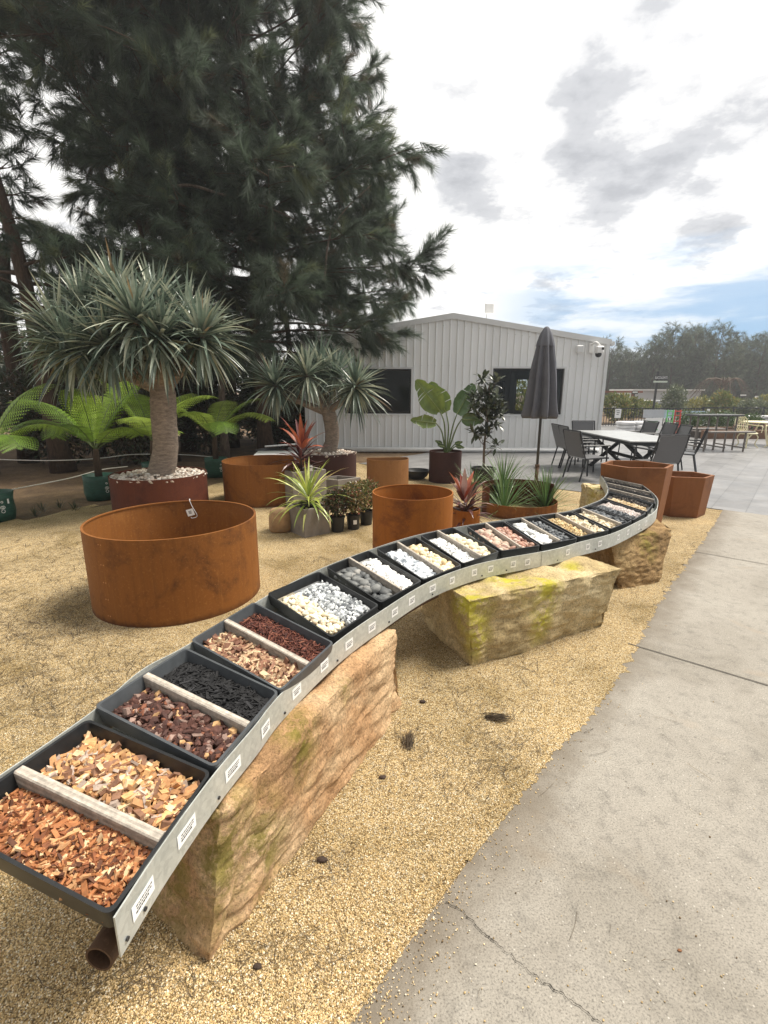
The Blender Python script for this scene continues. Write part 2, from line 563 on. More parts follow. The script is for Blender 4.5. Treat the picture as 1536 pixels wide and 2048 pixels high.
# ------------------------------------------------------------------ mesh builder
class MB:
    def __init__(self):
        self.V, self.F, self.n = [], [], 0      # F: list of (faces array m*k, colour array m*3, mat idx)

    def add(self, verts, faces, col=None, mi=0):
        verts = np.asarray(verts, float).reshape(-1, 3)
        groups = {}
        if isinstance(faces, np.ndarray):
            groups[faces.shape[1]] = (faces, None)
        else:
            for i, f in enumerate(faces):
                groups.setdefault(len(f), ([], []))[0].append(f)
                groups[len(f)][1].append(i)
        for k, (fa, idx) in groups.items():
            fa = np.asarray(fa, int) + self.n
            if col is None:
                c = np.full((len(fa), 3), 0.5)
            else:
                c = np.asarray(col, float)
                if c.ndim == 1:
                    c = np.tile(c, (len(fa), 1))
                elif idx is not None:
                    c = c[idx]
            self.F.append((fa, c, mi))
        self.V.append(verts)
        self.n += len(verts)
        return self

    def box(self, c, s, rot=0.0, col=None, mi=0, bev=0.0):
        sx, sy, sz = s[0] / 2, s[1] / 2, s[2] / 2
        if bev <= 0:
            v = np.array([(x, y, z) for z in (-sz, sz) for x, y in ((-sx, -sy), (sx, -sy), (sx, sy), (-sx, sy))])
            f = [(3, 2, 1, 0), (4, 5, 6, 7), (0, 1, 5, 4), (1, 2, 6, 5), (2, 3, 7, 6), (3, 0, 4, 7)]
        else:
            b = min(bev, sx * .9, sy * .9, sz * .9)
            lay = []
            for z, i in ((-sz, b), (-sz + b, 0), (sz - b, 0), (sz, b)):
                hx, hy = sx - i, sy - i
                lay += [(-hx + b * (i == 0), -hy, z), (hx - b * (i == 0), -hy, z), (hx, -hy + b * (i == 0), z), (hx, hy - b * (i == 0), z),
                        (hx - b * (i == 0), hy, z), (-hx + b * (i == 0), hy, z), (-hx, hy - b * (i == 0), z), (-hx, -hy + b * (i == 0), z)]
            v = np.array(lay)
            f = [tuple(reversed(range(8))), tuple(range(24, 32))]
            for l in range(3):
                for i in range(8):
                    j = (i + 1) % 8
                    f.append((l * 8 + i, l * 8 + j, l * 8 + 8 + j, l * 8 + 8 + i))
        cr, sr = math.cos(rot), math.sin(rot)
        v = np.stack([v[:, 0] * cr - v[:, 1] * sr, v[:, 0] * sr + v[:, 1] * cr, v[:, 2]], 1) + np.array(c)
        return self.add(v, f, col, mi)

    def tube(self, pts, r, seg=8, col=None, mi=0, caps=True):
        pts = np.asarray(pts, float)
        n = len(pts)
        rr = np.full(n, r) if np.isscalar(r) else np.asarray(r, float)
        tg = np.gradient(pts, axis=0)
        tg /= np.linalg.norm(tg, axis=1)[:, None] + 1e-12
        ref = np.array((0, 0, 1.0)) if abs(tg[0][2]) < 0.9 else np.array((1.0, 0, 0))
        a = np.cross(ref, tg[0])
        a /= np.linalg.norm(a)
        V = []
        th = np.linspace(0, 2 * np.pi, seg, endpoint=False)
        for i in range(n):
            a = a - tg[i] * (a @ tg[i])
            a /= np.linalg.norm(a) + 1e-12
            b = np.cross(tg[i], a)
            V.append(pts[i] + rr[i] * (np.cos(th)[:, None] * a + np.sin(th)[:, None] * b))
        f = []
        for i in range(n - 1):
            for j in range(seg):
                k = (j + 1) % seg
                f.append((i * seg + j, i * seg + k, i * seg + seg + k, i * seg + seg + j))
        if caps:
            f.append(tuple(reversed(range(seg))))
            f.append(tuple(range((n - 1) * seg, n * seg)))
        return self.add(np.concatenate(V), f, col, mi)

    def lathe(self, prof, c=(0, 0, 0), seg=48, col=None, mi=0, fn=None):
        th = np.linspace(0, 2 * np.pi, seg, endpoint=False)
        V = []
        for i, (r, z) in enumerate(prof):
            rr = np.full(seg, r) if fn is None else fn(th, r, z, i)
            V.append(np.stack([c[0] + rr * np.cos(th), c[1] + rr * np.sin(th), np.full(seg, c[2] + z)], 1))
        f = []
        for i in range(len(prof) - 1):
            for j in range(seg):
                k = (j + 1) % seg
                f.append((i * seg + j, i * seg + k, i * seg + seg + k, i * seg + seg + j))
        return self.add(np.concatenate(V), f, col, mi)

    def prism(self, poly, z0, z1, col=None, mi=0):
        n = len(poly)
        v = [(p[0], p[1], z0) for p in poly] + [(p[0], p[1], z1) for p in poly]
        f = [tuple(reversed(range(n))), tuple(range(n, 2 * n))] + [(i, (i + 1) % n, n + (i + 1) % n, n + i) for i in range(n)]
        return self.add(v, f, col, mi)

    def disc(self, c, r, seg=32, col=None, mi=0):
        th = np.linspace(0, 2 * np.pi, seg, endpoint=False)
        return self.add(np.stack([c[0] + r * np.cos(th), c[1] + r * np.sin(th), np.full(seg, c[2])], 1), [tuple(range(seg))], col, mi)

    def build(self, name, mats, parent=None, smooth=False, world=True):
        V = np.concatenate(self.V) if self.V else np.zeros((0, 3))
        if parent is not None and world:
            o_ = parent
            off = np.zeros(3)
            while o_ is not None:
                off += np.array(o_.location)
                o_ = o_.parent
            V = V - off
        loc = None
        if parent is None and len(V):
            loc = np.array([(V[:, 0].min() + V[:, 0].max()) / 2, (V[:, 1].min() + V[:, 1].max()) / 2, V[:, 2].min()])
            V = V - loc
        me = bpy.data.meshes.new(name)
        me.vertices.add(len(V))
        me.vertices.foreach_set('co', V.astype(np.float32).ravel())
        loops = np.concatenate([f.ravel() for f, c, m in self.F])
        tot = np.concatenate([np.full(len(f), f.shape[1]) for f, c, m in self.F])
        start = np.concatenate([[0], np.cumsum(tot)[:-1]])
        me.loops.add(len(loops))
        me.loops.foreach_set('vertex_index', loops.astype(np.int32))
        me.polygons.add(len(tot))
        me.polygons.foreach_set('loop_start', start.astype(np.int32))
        me.polygons.foreach_set('loop_total', tot.astype(np.int32))
        mi = np.concatenate([np.full(len(f), m) for f, c, m in self.F]).astype(np.int32)
        me.polygons.foreach_set('material_index', mi)
        me.polygons.foreach_set('use_smooth', np.full(len(tot), bool(smooth)))
        me.update(calc_edges=True)
        c = np.concatenate([c for f, c, m in self.F])
        ca = me.attributes.new('Col', 'FLOAT_COLOR', 'FACE')
        ca.data.foreach_set('color', np.concatenate([c, np.ones((len(c), 1))], 1).astype(np.float32).ravel())
        for m_ in (mats if isinstance(mats, (list, tuple)) else [mats]):
            me.materials.append(MT[m_] if isinstance(m_, str) else m_)
        me.validate()
        o = bpy.data.objects.new(name, me)
        scene.collection.objects.link(o)
        if parent is not None:
            o.parent = parent
        if loc is not None:
            o.location = loc
        return o


def tag(o, label=None, cat=None, group=None, kind=None):
    if label:
        o['label'] = label
    if cat:
        o['category'] = cat
    if group:
        o['group'] = group
    if kind:
        o['kind'] = kind
    return o


def thing(name, label, cat, loc=(0, 0, 0), rotz=0.0, group=None):
    o = bpy.data.objects.new(name, None)
    o.empty_display_size = 0.1
    scene.collection.objects.link(o)
    o.location = loc
    o.rotation_euler = (0, 0, rotz)
    return tag(o, label, cat, group)


def copy_tree(o, parent=None):
    c = o.copy()
    scene.collection.objects.link(c)
    c.parent = parent
    for ch in list(o.children):
        copy_tree(ch, c)
    return c


def auto_smooth(o, deg=35):
    me = o.data
    me.polygons.foreach_set('use_smooth', np.ones(len(me.polygons), bool))
    try:
        me.set_sharp_from_angle(angle=R(deg))
    except Exception:
        pass
    return o


def spline(P, n):
    """Catmull-Rom through points P, n samples per span"""
    P = np.asarray(P, float)
    Q = np.vstack([2 * P[0] - P[1], P, 2 * P[-1] - P[-2]])
    o_ = []
    for i in range(1, len(Q) - 2):
        for t in np.linspace(0, 1, n, endpoint=False):
            p0, p1, p2, p3 = Q[i - 1], Q[i], Q[i + 1], Q[i + 2]
            o_.append(0.5 * ((2 * p1) + (-p0 + p2) * t + (2 * p0 - 5 * p1 + 4 * p2 - p3) * t * t + (-p0 + 3 * p1 - 3 * p2 + p3) * t ** 3))
    o_.append(Q[-2])
    return np.array(o_)

# ================================================================== THE SETTING: ground, gravel, path, patio
U0, V0 = 8.17, -0.652


def sheet(name, poly, z, mat, thick=0.0):
    mb = MB()
    if thick:
        mb.prism([(p[0], p[1]) for p in poly], z - thick, z)
    else:
        mb.add([(p[0], p[1], z) for p in poly], [tuple(range(len(poly)))])
    return tag(mb.build(name, mat), kind='structure')


sheet('ground', [(-900, -60), (900, -60), (900, 1500), (-900, 1500)], -0.012, 'litter')
gp = [uv(-6, 3), uv(U0 + .1, 3), uv(U0 + .1, V0), uv(U0 + .1, -8.6)]
edge = []
for i in range(60):                     # ragged edge between the gravel and the needle litter under the trees
    s = i / 59
    p = uv(U0 + .1, -8.6).lerp(Vector((-3.9, 7.0, 0)), min(1, s * 2.2)) if s < .4545 else Vector((-3.9, 7.0, 0)).lerp(Vector((-7.5, 3.2, 0)), (s - .4545) / .5455)
    edge.append(p + Vector((noise.noise((i * .35, 1, 0)) * .45, noise.noise((i * .35, 9, 0)) * .45, 0)))
gp += edge + [Vector((-9, -5, 0))]
sheet('gravel_ground', gp, 0.0, 'gravel')
sheet('patio', [uv(U0, -7.6), uv(U0, 16), uv(40, 16), uv(40, -7.6)], 0.010, 'pavers', 0.03)
path = tag(MB().prism([uv(-5, V0), uv(-5, 3.4), uv(U0 - .006, 3.4), uv(U0 - .006, V0)], -0.05, 0.012).build('concrete_path', 'concrete'), kind='structure')
# gravel washed over the edge of the slab in an uneven fringe
fr_ = [(u, V0 + min(1, (u - 1.05) / .9) * min(1, (8.1 - u) / 1.5) * (.02 + .06 * math.exp(-((u - 2.8) / .8) ** 2) + .02 * noise.noise((u * 2.3, 0, 0)) + .035 * noise.noise((u * 13, 3, 0)) + .03 * noise.noise((u * 47, 5, 0)))) for u in np.linspace(1.05, 8.1, 700)]
mf_ = MB()
for (ua, va), (ub, vb) in zip(fr_[:-1], fr_[1:]):
    if va > V0 + .004 and vb > V0 + .004:
        q = [uv(ua, V0 - .01), uv(ua, va), uv(ub, vb), uv(ub, V0 - .01)]
        mf_.add([(p.x, p.y, .0135) for p in q], [(0, 1, 2, 3)])
tag(mf_.build('gravel_fringe', 'gravel'), kind='structure')
mj = MB()
for u in (3.235, 5.72):
    a, b, c, d = uv(u, V0 + .01), uv(u, 3.4), uv(u + .009, 3.4), uv(u + .009, V0 + .01)
    mj.add([(p.x, p.y, 0.0165) for p in (a, b, c, d)], [(3, 2, 1, 0)])
tag(mj.build('path_joints', 'joint'), kind='structure')
mj = MB()
# wandering crack across the near slab
ck = [at(890, 1812), at(925, 1830), at(960, 1868), at(1000, 1900), at(1040, 1935), at(1085, 1972), at(1130, 2000), at(1175, 2035), at(1215, 2068)]
cs = spline([(p.x, p.y, 0) for p in ck], 16)
for i in range(len(cs) - 1):
    a, b = cs[i], cs[i + 1]
    d = (b - a) / (np.linalg.norm(b - a) + 1e-9)
    n_ = np.array((-d[1], d[0], 0))
    jj = lambda k: noise.noise((k * .22, 0, 3)) * .009 + noise.noise((k * .83, 0, 7)) * .004
    j0, j1 = jj(i), jj(i + 1)
    w0, w1 = .0022 * (.25 + 1.5 * abs(noise.noise((i * .45, 5, 0)))), .0022 * (.25 + 1.5 * abs(noise.noise(((i + 1) * .45, 5, 0))))
    q = [a + n_ * (j0 - w0), b + n_ * (j1 - w1), b + n_ * (j1 + w1), a + n_ * (j0 + w0)]
    mj.add([(p[0], p[1], 0.0165) for p in q], [(0, 1, 2, 3)])
tag(mj.build('path_crack', 'crack'), kind='structure')

# ------------------------------------------------------------------ pieces scattered in bulk
import bmesh


def ico(sub):
    bm = bmesh.new()
    bmesh.ops.create_icosphere(bm, subdivisions=sub, radius=1)
    v = np.array([x.co[:] for x in bm.verts])
    f = np.array([[x.index for x in y.verts] for y in bm.faces])
    bm.free()
    return v, f


ICO1, ICO2 = ico(1), ico(2)
OCT = (np.array([(1, 0, 0), (-1, 0, 0), (0, 1, 0), (0, -1, 0), (0, 0, 1), (0, 0, -1)], float),
       np.array([(0, 2, 4), (2, 1, 4), (1, 3, 4), (3, 0, 4), (2, 0, 5), (1, 2, 5), (3, 1, 5), (0, 3, 5)]))
CUBE = (np.array([(x, y, z) for z in (-.5, .5) for x, y in ((-.5, -.5), (.5, -.5), (.5, .5), (-.5, .5))]),
        np.array([(3, 2, 1, 0), (4, 5, 6, 7), (0, 1, 5, 4), (1, 2, 6, 5), (2, 3, 7, 6), (3, 0, 4, 7)]))


def rotm(n, tilt, r=rng):
    yaw = r.uniform(0, 2 * np.pi, n)
    ax = r.uniform(0, 2 * np.pi, n)
    t = r.normal(0, tilt, n)
    cy, sy = np.cos(yaw), np.sin(yaw)
    Z = np.zeros((n, 3, 3))
    Z[:, 0, 0], Z[:, 0, 1], Z[:, 1, 0], Z[:, 1, 1], Z[:, 2, 2] = cy, -sy, sy, cy, 1
    kx, ky = np.cos(ax), np.sin(ax)
    c, s = np.cos(t), np.sin(t)
    K = np.zeros((n, 3, 3))
    K[:, 0, 0] = c + kx * kx * (1 - c)
    K[:, 0, 1] = K[:, 1, 0] = kx * ky * (1 - c)
    K[:, 1, 1] = c + ky * ky * (1 - c)
    K[:, 0, 2], K[:, 2, 0] = ky * s, -ky * s
    K[:, 1, 2], K[:, 2, 1] = -kx * s, kx * s
    K[:, 2, 2] = c
    return K @ Z


def scatter(mb, tpl, pos, size, rot, cols, jit=0.0, r=rng):
    v, f = tpl
    n = len(pos)
    vv = np.repeat(v[None], n, 0)
    if jit:
        vv = vv * (1 + r.uniform(-jit, jit, (n, len(v), 1)))
    vv = vv * size[:, None, :]
    vv = np.einsum('nij,nkj->nki', rot, vv) + pos[:, None, :]
    ff = (f[None] + (np.arange(n) * len(v))[:, None, None]).reshape(-1, f.shape[1])
    mb.add(vv.reshape(-1, 3), ff, np.repeat(cols, len(f), 0))


def pick(cols, n, var=0.18, r=rng):
    """colours: list of (weight, rgb)"""
    wts = np.array([c[0] for c in cols], float)
    i = r.choice(len(cols), n, p=wts / wts.sum())
    return np.array([c[1] for c in cols])[i] * r.uniform(1 - var, 1 + var, (n, 1))


# loose gravel lying on top of the gravel ground and spilled over the edge of the path
n = 60000
gx = rng.uniform(-60, 1600, n * 2)
gy = 1130 + (2110 - 1130) * rng.power(2.4, n * 2)
P = np.array([at(a, b)[:] for a, b in zip(gx, gy)])
vv_ = P[:, 0] * E2.x + P[:, 1] * E2.y
uu_ = P[:, 0] * E1.x + P[:, 1] * E1.y
spill = rng.exponential(0.05, n * 2)
mid = np.exp(-((uu_ - 2.75) / 0.75) ** 2) * .12
ok = (vv_ < V0) | (vv_ < V0 + spill * 1.1 * (rng.random(n * 2) < .22) + mid * 1.6 * rng.random(n * 2) ** 2.0)
ok |= (vv_ < V0 + 3) & (rng.random(n * 2) < .004)
P = P[ok][:n]
on = (P[:, 0] * E2.x + P[:, 1] * E2.y) > V0
P[:, 2] = np.where(on, 0.0145, 0.001)
sz = rng.uniform(0.0014, 0.0038, (len(P), 1)) * rng.uniform(0.6, 1.2, (len(P), 3))
GC = [(3, (0.58, 0.42, 0.20)), (3, (0.70, 0.54, 0.31)), (2, (0.43, 0.295, 0.135)), (1, (0.82, 0.74, 0.58)), (1.0, (0.17, 0.11, 0.05))]
g = MB()
scatter(g, OCT, P, sz, rotm(len(P), .8), pick(GC, len(P)), .25)
tag(g.build('loose_gravel', 'stone'), 'loose golden gravel stones strewn over the ground beside the concrete path', None, None, 'stuff')

# fallen she-oak needles in drifts
nb = MB()
cen = [(110, 1210, 130), (60, 1310, 160), (250, 1350, 130), (90, 1420, 140), (330, 1180, 40), (640, 1120, 70), (690, 1090, 60), (180, 1110, 120), (60, 1120, 110),
       (860, 1370, 60), (970, 1420, 60), (1010, 1480, 60), (830, 1480, 60), (1190, 1180, 60), (1330, 1130, 60), (1370, 1090, 50), (640, 1720, 60), (720, 1240, 60), (40, 1250, 90),
       (1060, 1330, 90), (900, 1560, 110), (560, 1900, 90), (280, 1960, 90), (1000, 1540, 70)]
pts = []
for cx, cy, sp in cen:
    k = int((90 + sp * 2.6) if cx < 420 and cy < 1450 else (25 + sp * .9))
    a = rng.normal(cx, sp * .8, k)
    b = rng.normal(cy, sp * .33, k)
    pts += [at(x_, max(1050, y_))[:] for x_, y_ in zip(a, b)]
for k in range(330):
    pts.append(at(rng.uniform(0, 1536), 1060 + 980 * rng.random() ** 1.3)[:])
for p in pts:
    v_ = p[0] * E2.x + p[1] * E2.y
    if v_ > V0 - .02 and rng.random() > .22:
        continue
    zo_ = .0125 if v_ > V0 - .02 else 0.0
    dist_ = math.hypot(p[0], p[1])
    ln, th, cv = rng.uniform(.02, .07 + .025 * dist_), rng.uniform(0, 6.28), rng.normal(0, 1.2)
    wv = rng.uniform(.0004, .0009) * (.7 + .26 * dist_)
    P_ = []
    x0, y0 = p[0], p[1]
    for s in range(4):
        P_.append((x0, y0))
        th += cv * .33
        x0 += math.cos(th) * ln / 3
        y0 += math.sin(th) * ln / 3
    V_ = []
    for s in range(4):
        nx, ny = -math.sin(th), math.cos(th)
        z_ = 0.004 + zo_ + .006 * (s in (1, 2)) * rng.random()
        V_ += [(P_[s][0] - nx * wv, P_[s][1] - ny * wv, z_), (P_[s][0] + nx * wv, P_[s][1] + ny * wv, z_)]
    cl = np.array(((0.085, 0.06, 0.035), (0.05, 0.035, 0.022), (0.16, 0.115, 0.06))[rng.integers(3)])
    nb.add(V_, [(0, 2, 3, 1), (2, 4, 5, 3), (4, 6, 7, 5)], cl)
tag(nb.build('needle_litter', 'piece'), 'dark fallen needles and fine twigs in drifts on the golden gravel', None, None, 'stuff')


def needle_bundle(px, py, ang, ln, n, label):
    mb = MB()
    c = at(px, py)
    for i in range(n):
        a = ang + rng.normal(0, .16)
        l = ln * rng.uniform(.5, 1)
        s = Vector((c.x + rng.normal(0, .012), c.y + rng.normal(0, .012), .004 + rng.uniform(0, .012)))
        p = [s + Vector((math.cos(a), math.sin(a), 0)) * l * t + Vector((0, 0, .012 * math.sin(3.1 * t))) for t in (-.3, .2, .7)]
        mb.tube(p, [.0012, .0016, .0006], 4, (0.07, 0.05, 0.03))
    return tag(mb.build('twig', 'piece'), label, 'twig')


needle_bundle(985, 1437, -.25, .13, 60, 'dark needle twig lying flat on gravel between the stone block and the path')
needle_bundle(818, 1490, 1.5, .10, 45, 'dark dry twig curled beside the end of the reddish stone block')
for k, (px, py, s, lb) in enumerate([(765, 1556, .016, 'black bark lump on gravel below the reddish stone block'), (644, 1722, .02, 'dark brown bark piece on gravel in front of the nearest stone block'),
                                     (515, 1935, .014, 'dark brown bark sliver near the bottom edge of the photo'), (845, 1405, .018, 'dark cone on shaded gravel between the two stone blocks'),
                                     (1358, 1908, .007, 'small brown leaf lying on the concrete path')]):
    mb = MB()
    p = at(px, py)
    v = ICO2[0] * np.array([s, s * .6, s * .45]) * (1 + .25 * np.array([[noise.noise(Vector(q * 2.1) + Vector((k, 0, 0)))] for q in ICO2[0]]))
    mb.add(v + np.array([p.x, p.y, s * .3 + (.012 if k == 4 else 0)]), ICO2[1], (0.045, 0.028, 0.02) if k < 4 else (0.2, .09, .04))
    tag(mb.build('bark_chunk' if k < 4 else 'fallen_leaf', 'piece'), lb, 'bark' if k < 4 else 'leaf')


# ================================================================== SANDSTONE BLOCKS
def rock(name, label, base, top, mat, seed, amp=.027, n=60):
    """base and top: four corners each, same order, counter-clockwise from above"""
    b = [np.array(p, float) for p in base]
    t = [np.array(p, float) for p in top]
    faces = [(t[0], t[1], t[2], t[3])] + [(b[i], b[(i + 1) % 4], t[(i + 1) % 4], t[i]) for i in range(4)]
    key, V, NR, ED, F = {}, [], [], [], []
    for q in faces:
        nn = np.cross(q[1] - q[0], q[3] - q[0])
        nn /= np.linalg.norm(nn)
        idx = np.zeros((n + 1, n + 1), int)
        for i in range(n + 1):
            for j in range(n + 1):
                u, v = i / n, j / n
                p = (1 - u) * (1 - v) * q[0] + u * (1 - v) * q[1] + u * v * q[2] + (1 - u) * v * q[3]
                k = tuple(np.round(p, 4))
                d = min(min(u, 1 - u), min(v, 1 - v)) if q is faces[0] else min(u, 1 - u, 1 - v)
                if k not in key:
                    key[k] = len(V)
                    V.append(p)
                    NR.append(nn.copy())
                    ED.append(d)
                else:
                    NR[key[k]] += nn
                    ED[key[k]] = min(ED[key[k]], d)
                idx[i, j] = key[k]
        for i in range(n):
            for j in range(n):
                F.append((idx[i, j], idx[i + 1, j], idx[i + 1, j + 1], idx[i, j + 1]))
    V = np.array(V)
    for i in range(len(V)):
        nn = NR[i] / np.linalg.norm(NR[i])
        p = Vector(V[i]) + Vector((seed * 7.3, seed * 3.1, 0))
        pl = Vector((p.x, p.y, p.z * 2.2))
        sc = noise.voronoi(pl * 5.5)[0]
        d = amp * .9 * noise.fractal(p * 2.4, .9, 2.1, 3)
        d += amp * .75 * (min(.5, sc[1] - sc[0]) - .22)                       # scalloped split face
        d += .28 * amp * noise.fractal(pl * 17, .7, 2.2, 4)
        d += -.7 * amp * max(0, 1 - 9 * abs(noise.noise(p * 1.9 + Vector((4, 2, 1)))))      # cracks
        e = math.exp(-ED[i] / .022)
        d -= e * (.006 + .050 * max(0, noise.noise(p * 7 + Vector((9, 1, 4))) + .05))
        V[i] = V[i] + nn * d
        V[i][2] = max(V[i][2], -.02) if V[i][2] < .05 else V[i][2]
    mb = MB()
    mb.add(V, np.array(F))
    o = mb.build(name, mat)
    auto_smooth(o, 30)
    return tag(o, label, 'stone block')


def w3(p, z):
    return (p[0], p[1], z)


rock('sandstone_block', 'reddish sandstone block with green moss under the near end of the tray display',
     [(-.50, 1.04, -.03), (.10, 2.26, -.03), (-.52, 2.52, -.03), (-.98, 1.38, -.03)],
     [(-.46, 1.16, .425), (.075, 2.30, .425), (-.52, 2.50, .43), (-.94, 1.45, .42)], 'rock_a', 1)
rock('sandstone_block', 'golden sandstone block with yellow moss in the middle of the tray display',
     [(.52, 2.63, -.03), (1.55, 3.16, -.03), (1.22, 3.75, -.03), (.28, 3.24, -.03)],
     [(.49, 2.62, .43), (1.62, 3.14, .44), (1.30, 3.80, .44), (.24, 3.25, .43)], 'rock_b', 2)
rock('sandstone_block', 'dark brown sandstone block behind the golden mossy block, flared towards its top',
     [(1.98, 3.82, -.03), (2.40, 3.98, -.03), (2.50, 4.70, -.03), (2.02, 4.85, -.03)],
     [(1.86, 3.86, .42), (2.58, 4.22, .42), (2.66, 4.86, .43), (1.95, 4.95, .42)], 'rock_c', 3)
rock('sandstone_block', 'pale mossy sandstone lump under the far end of the tray display',
     [(2.62, 5.75, -.03), (3.05, 5.75, -.03), (3.15, 6.55, -.03), (2.70, 6.60, -.03)],
     [(2.60, 5.78, .42), (3.02, 5.8, .42), (3.10, 6.5, .42), (2.66, 6.52, .42)], 'rock_b', 4)

# ================================================================== TRAY DISPLAY BENCH
T_ = [(220.6, 1834), (321, 1684), (426, 1543.5), (503.5, 1453), (562, 1382.7), (669.7, 1284), (763, 1219), (852.4, 1164.5), (930.2, 1134), (1000, 1117), (1105, 1098), (1159, 1083),
      (1221.7, 1066.7), (1271.7, 1043.8), (1305, 1025), (1314, 1008), (1308, 990), (1277, 964.6)]
K_ = [(175, 1434), (288, 1340), (381, 1289), (537, 1192), (650, 1135), (750, 1097), (838, 1070), (930, 1052), (1018, 1039), (1078, 1031), (1140, 1022), (1180, 1009), (1207, 997),
      (1217.5, 981), (1212, 964), (1202, 949)]
ZF, ZB = 0.548, 0.600
front = spline([at(x, y, ZF)[:] for x, y in T_], 8)
back0 = at(-132, 1644, ZB)
back = spline([back0[:]] + [at(x, y, ZB)[:] for x, y in K_], 8)


def offset(curve, d):
    tg = np.gradient(curve, axis=0)
    tg[:, 2] = 0
    tg /= np.linalg.norm(tg, axis=1)[:, None]
    return curve + np.stack([tg[:, 1], -tg[:, 0], np.zeros(len(tg))], 1) * d


def ribbon_wall(mb, curve, h, th):
    o1 = offset(curve, th)
    n_ = len(curve)
    dz = np.array((0, 0, -h))
    V = np.concatenate([curve, o1, o1 + dz, curve + dz])
    f = []
    for i in range(n_ - 1):
        for a, b in ((0, 1), (1, 2), (2, 3), (3, 0)):
            f.append((a * n_ + i, b * n_ + i, b * n_ + i + 1, a * n_ + i + 1))
    f += [(0, 3 * n_, 2 * n_, n_), (n_ - 1, 2 * n_ - 1, 3 * n_ - 1, 4 * n_ - 1)]
    mb.add(V, f)


bench = thing('tray_display_bench', 'long curving galvanised steel bench resting on sandstone blocks and carrying sample trays', 'display bench', at(500, 1500, 0)[:])
fp = offset(front, .006)
iA = next(i for i in range(len(fp)) if fp[i][0] > 1.20)
PH = 0.108
for seg_ in (fp[:iA + 1], fp[iA:]):
    m_ = MB()
    ribbon_wall(m_, seg_, PH, .004)
    auto_smooth(m_.build('front_panel', 'galv', bench), 40)
m_ = MB()                                               # overlapping joint plate of the two panels
ribbon_wall(m_, offset(fp[iA - 3:iA + 2], .0045), PH - .002, .003)
auto_smooth(m_.build('joint_plate', 'galv', bench), 40)
m_ = MB()
ribbon_wall(m_, offset(back, -.006)[::-1], .11, .004)
auto_smooth(m_.build('back_panel', 'galv', bench), 40)
# bed between the panels
nb_ = 90
fi = np.array([fp[int(round(i))] for i in np.linspace(0, len(fp) - 1, nb_)])
bi = np.array([back[int(round(i))] for i in np.linspace(8, len(back) - 1, nb_)])
m_ = MB()
V = np.concatenate([fi + (0, 0, -.100), bi + (0, 0, -.105), fi + (0, 0, -.104), bi + (0, 0, -.109)])
f = []
for i in range(nb_ - 1):
    f += [(i, i + 1, nb_ + i + 1, nb_ + i), (3 * nb_ + i, 3 * nb_ + i + 1, 2 * nb_ + i + 1, 2 * nb_ + i)]
m_.add(V, f)
m_.build('tray_bed', 'galv', bench, smooth=True)
MT['rust_pipe'] = corten('rusty pipe', (0.085, 0.045, 0.024), (0.045, 0.022, 0.013), (0.17, 0.10, 0.055))
pc = offset(front, -.045)[:60] + (0, 0, -.138)
pc = pc + (0, 0, .012)
m_ = MB()
m_.tube(pc, .032, 20, caps=False)
m_.tube(pc[:24], .027, 20, caps=False)
q = pc[0]
tq = (pc[1] - pc[0]) / np.linalg.norm(pc[1] - pc[0])
aq = np.cross((0, 0, 1.0), tq)
aq /= np.linalg.norm(aq)
bq = np.cross(tq, aq)
th = np.linspace(0, 2 * np.pi, 20, endpoint=False)
ringv = np.concatenate([q + r_ * (np.cos(th)[:, None] * aq + np.sin(th)[:, None] * bq) for r_ in (.032, .027)])
m_.add(ringv, [(i, 20 + i, 20 + (i + 1) % 20, (i + 1) % 20) for i in range(20)])
m_.build('support_pipe', 'rust_pipe', bench, smooth=True)

from bpy_extras.object_utils import world_to_camera_view as _wcv


def proj(p):
    d = Vector(p) - Vector((0, 0, CAM_H))
    z = d.dot(_f)
    return 768 + FPX * d.dot(_x) / z, 1024 - FPX * d.dot(_u) / z


LAB = [(284, 1792), (379, 1660), (467, 1540), (531, 1455), (590, 1392), (644, 1335), (695, 1293), (740, 1260), (787, 1230), (825, 1207), (866, 1185), (906, 1164), (950, 1152),
       (984, 1138), (1025, 1132), (1062, 1123), (1103, 1114), (1137, 1105), (1174, 1097), (1203, 1088), (1237, 1078), (1257, 1072), (1277, 1060), (1291, 1052)]
ff_ = offset(front, .0105)
lrng = np.random.default_rng(11)
for k, (lx, ly) in enumerate(LAB):
    cand = [(abs(proj(p + (0, 0, -.055))[0] - lx), i) for i, p in enumerate(ff_[:-18])]
    i = max(2, min(min(cand)[1], len(ff_) - 3))
    c = ff_[i] + (0, 0, -.052 + lrng.uniform(-.004, .004))
    tgt = ff_[i + 1] - ff_[i - 1]
    tgt[2] = 0
    tgt /= np.linalg.norm(tgt)
    nrm = np.array((tgt[1], -tgt[0], 0))
    hw, hh = (.039, .021) if k < 3 else ((.030, .022) if k < 11 else (.022, .023))
    m_ = MB()
    up = np.array((0, 0, 1.0))

    def qd(u0, u1, v0, v1, d, mi):
        m_.add([c + tgt * u0 + up * v0 + nrm * d, c + tgt * u1 + up * v0 + nrm * d, c + tgt * u1 + up * v1 + nrm * d, c + tgt * u0 + up * v1 + nrm * d], [(0, 1, 2, 3)], None, mi)
    qd(-hw, hw, -hh, hh, .0012, 0)
    for row, (vy, ht) in enumerate(((.32, .10), (-.05, .10), (-.45, .14))):
        x_ = -hw * lrng.uniform(.55, .75)
        while x_ < hw * (.7 if row < 2 else .4):
            w_ = hw * lrng.uniform(.08, .22)
            qd(x_, x_ + w_, hh * vy, hh * (vy + ht * 1.6), .0018, 1)
            x_ += w_ + hw * .05
    m_.build('price_label', ['label', 'ink'], bench)
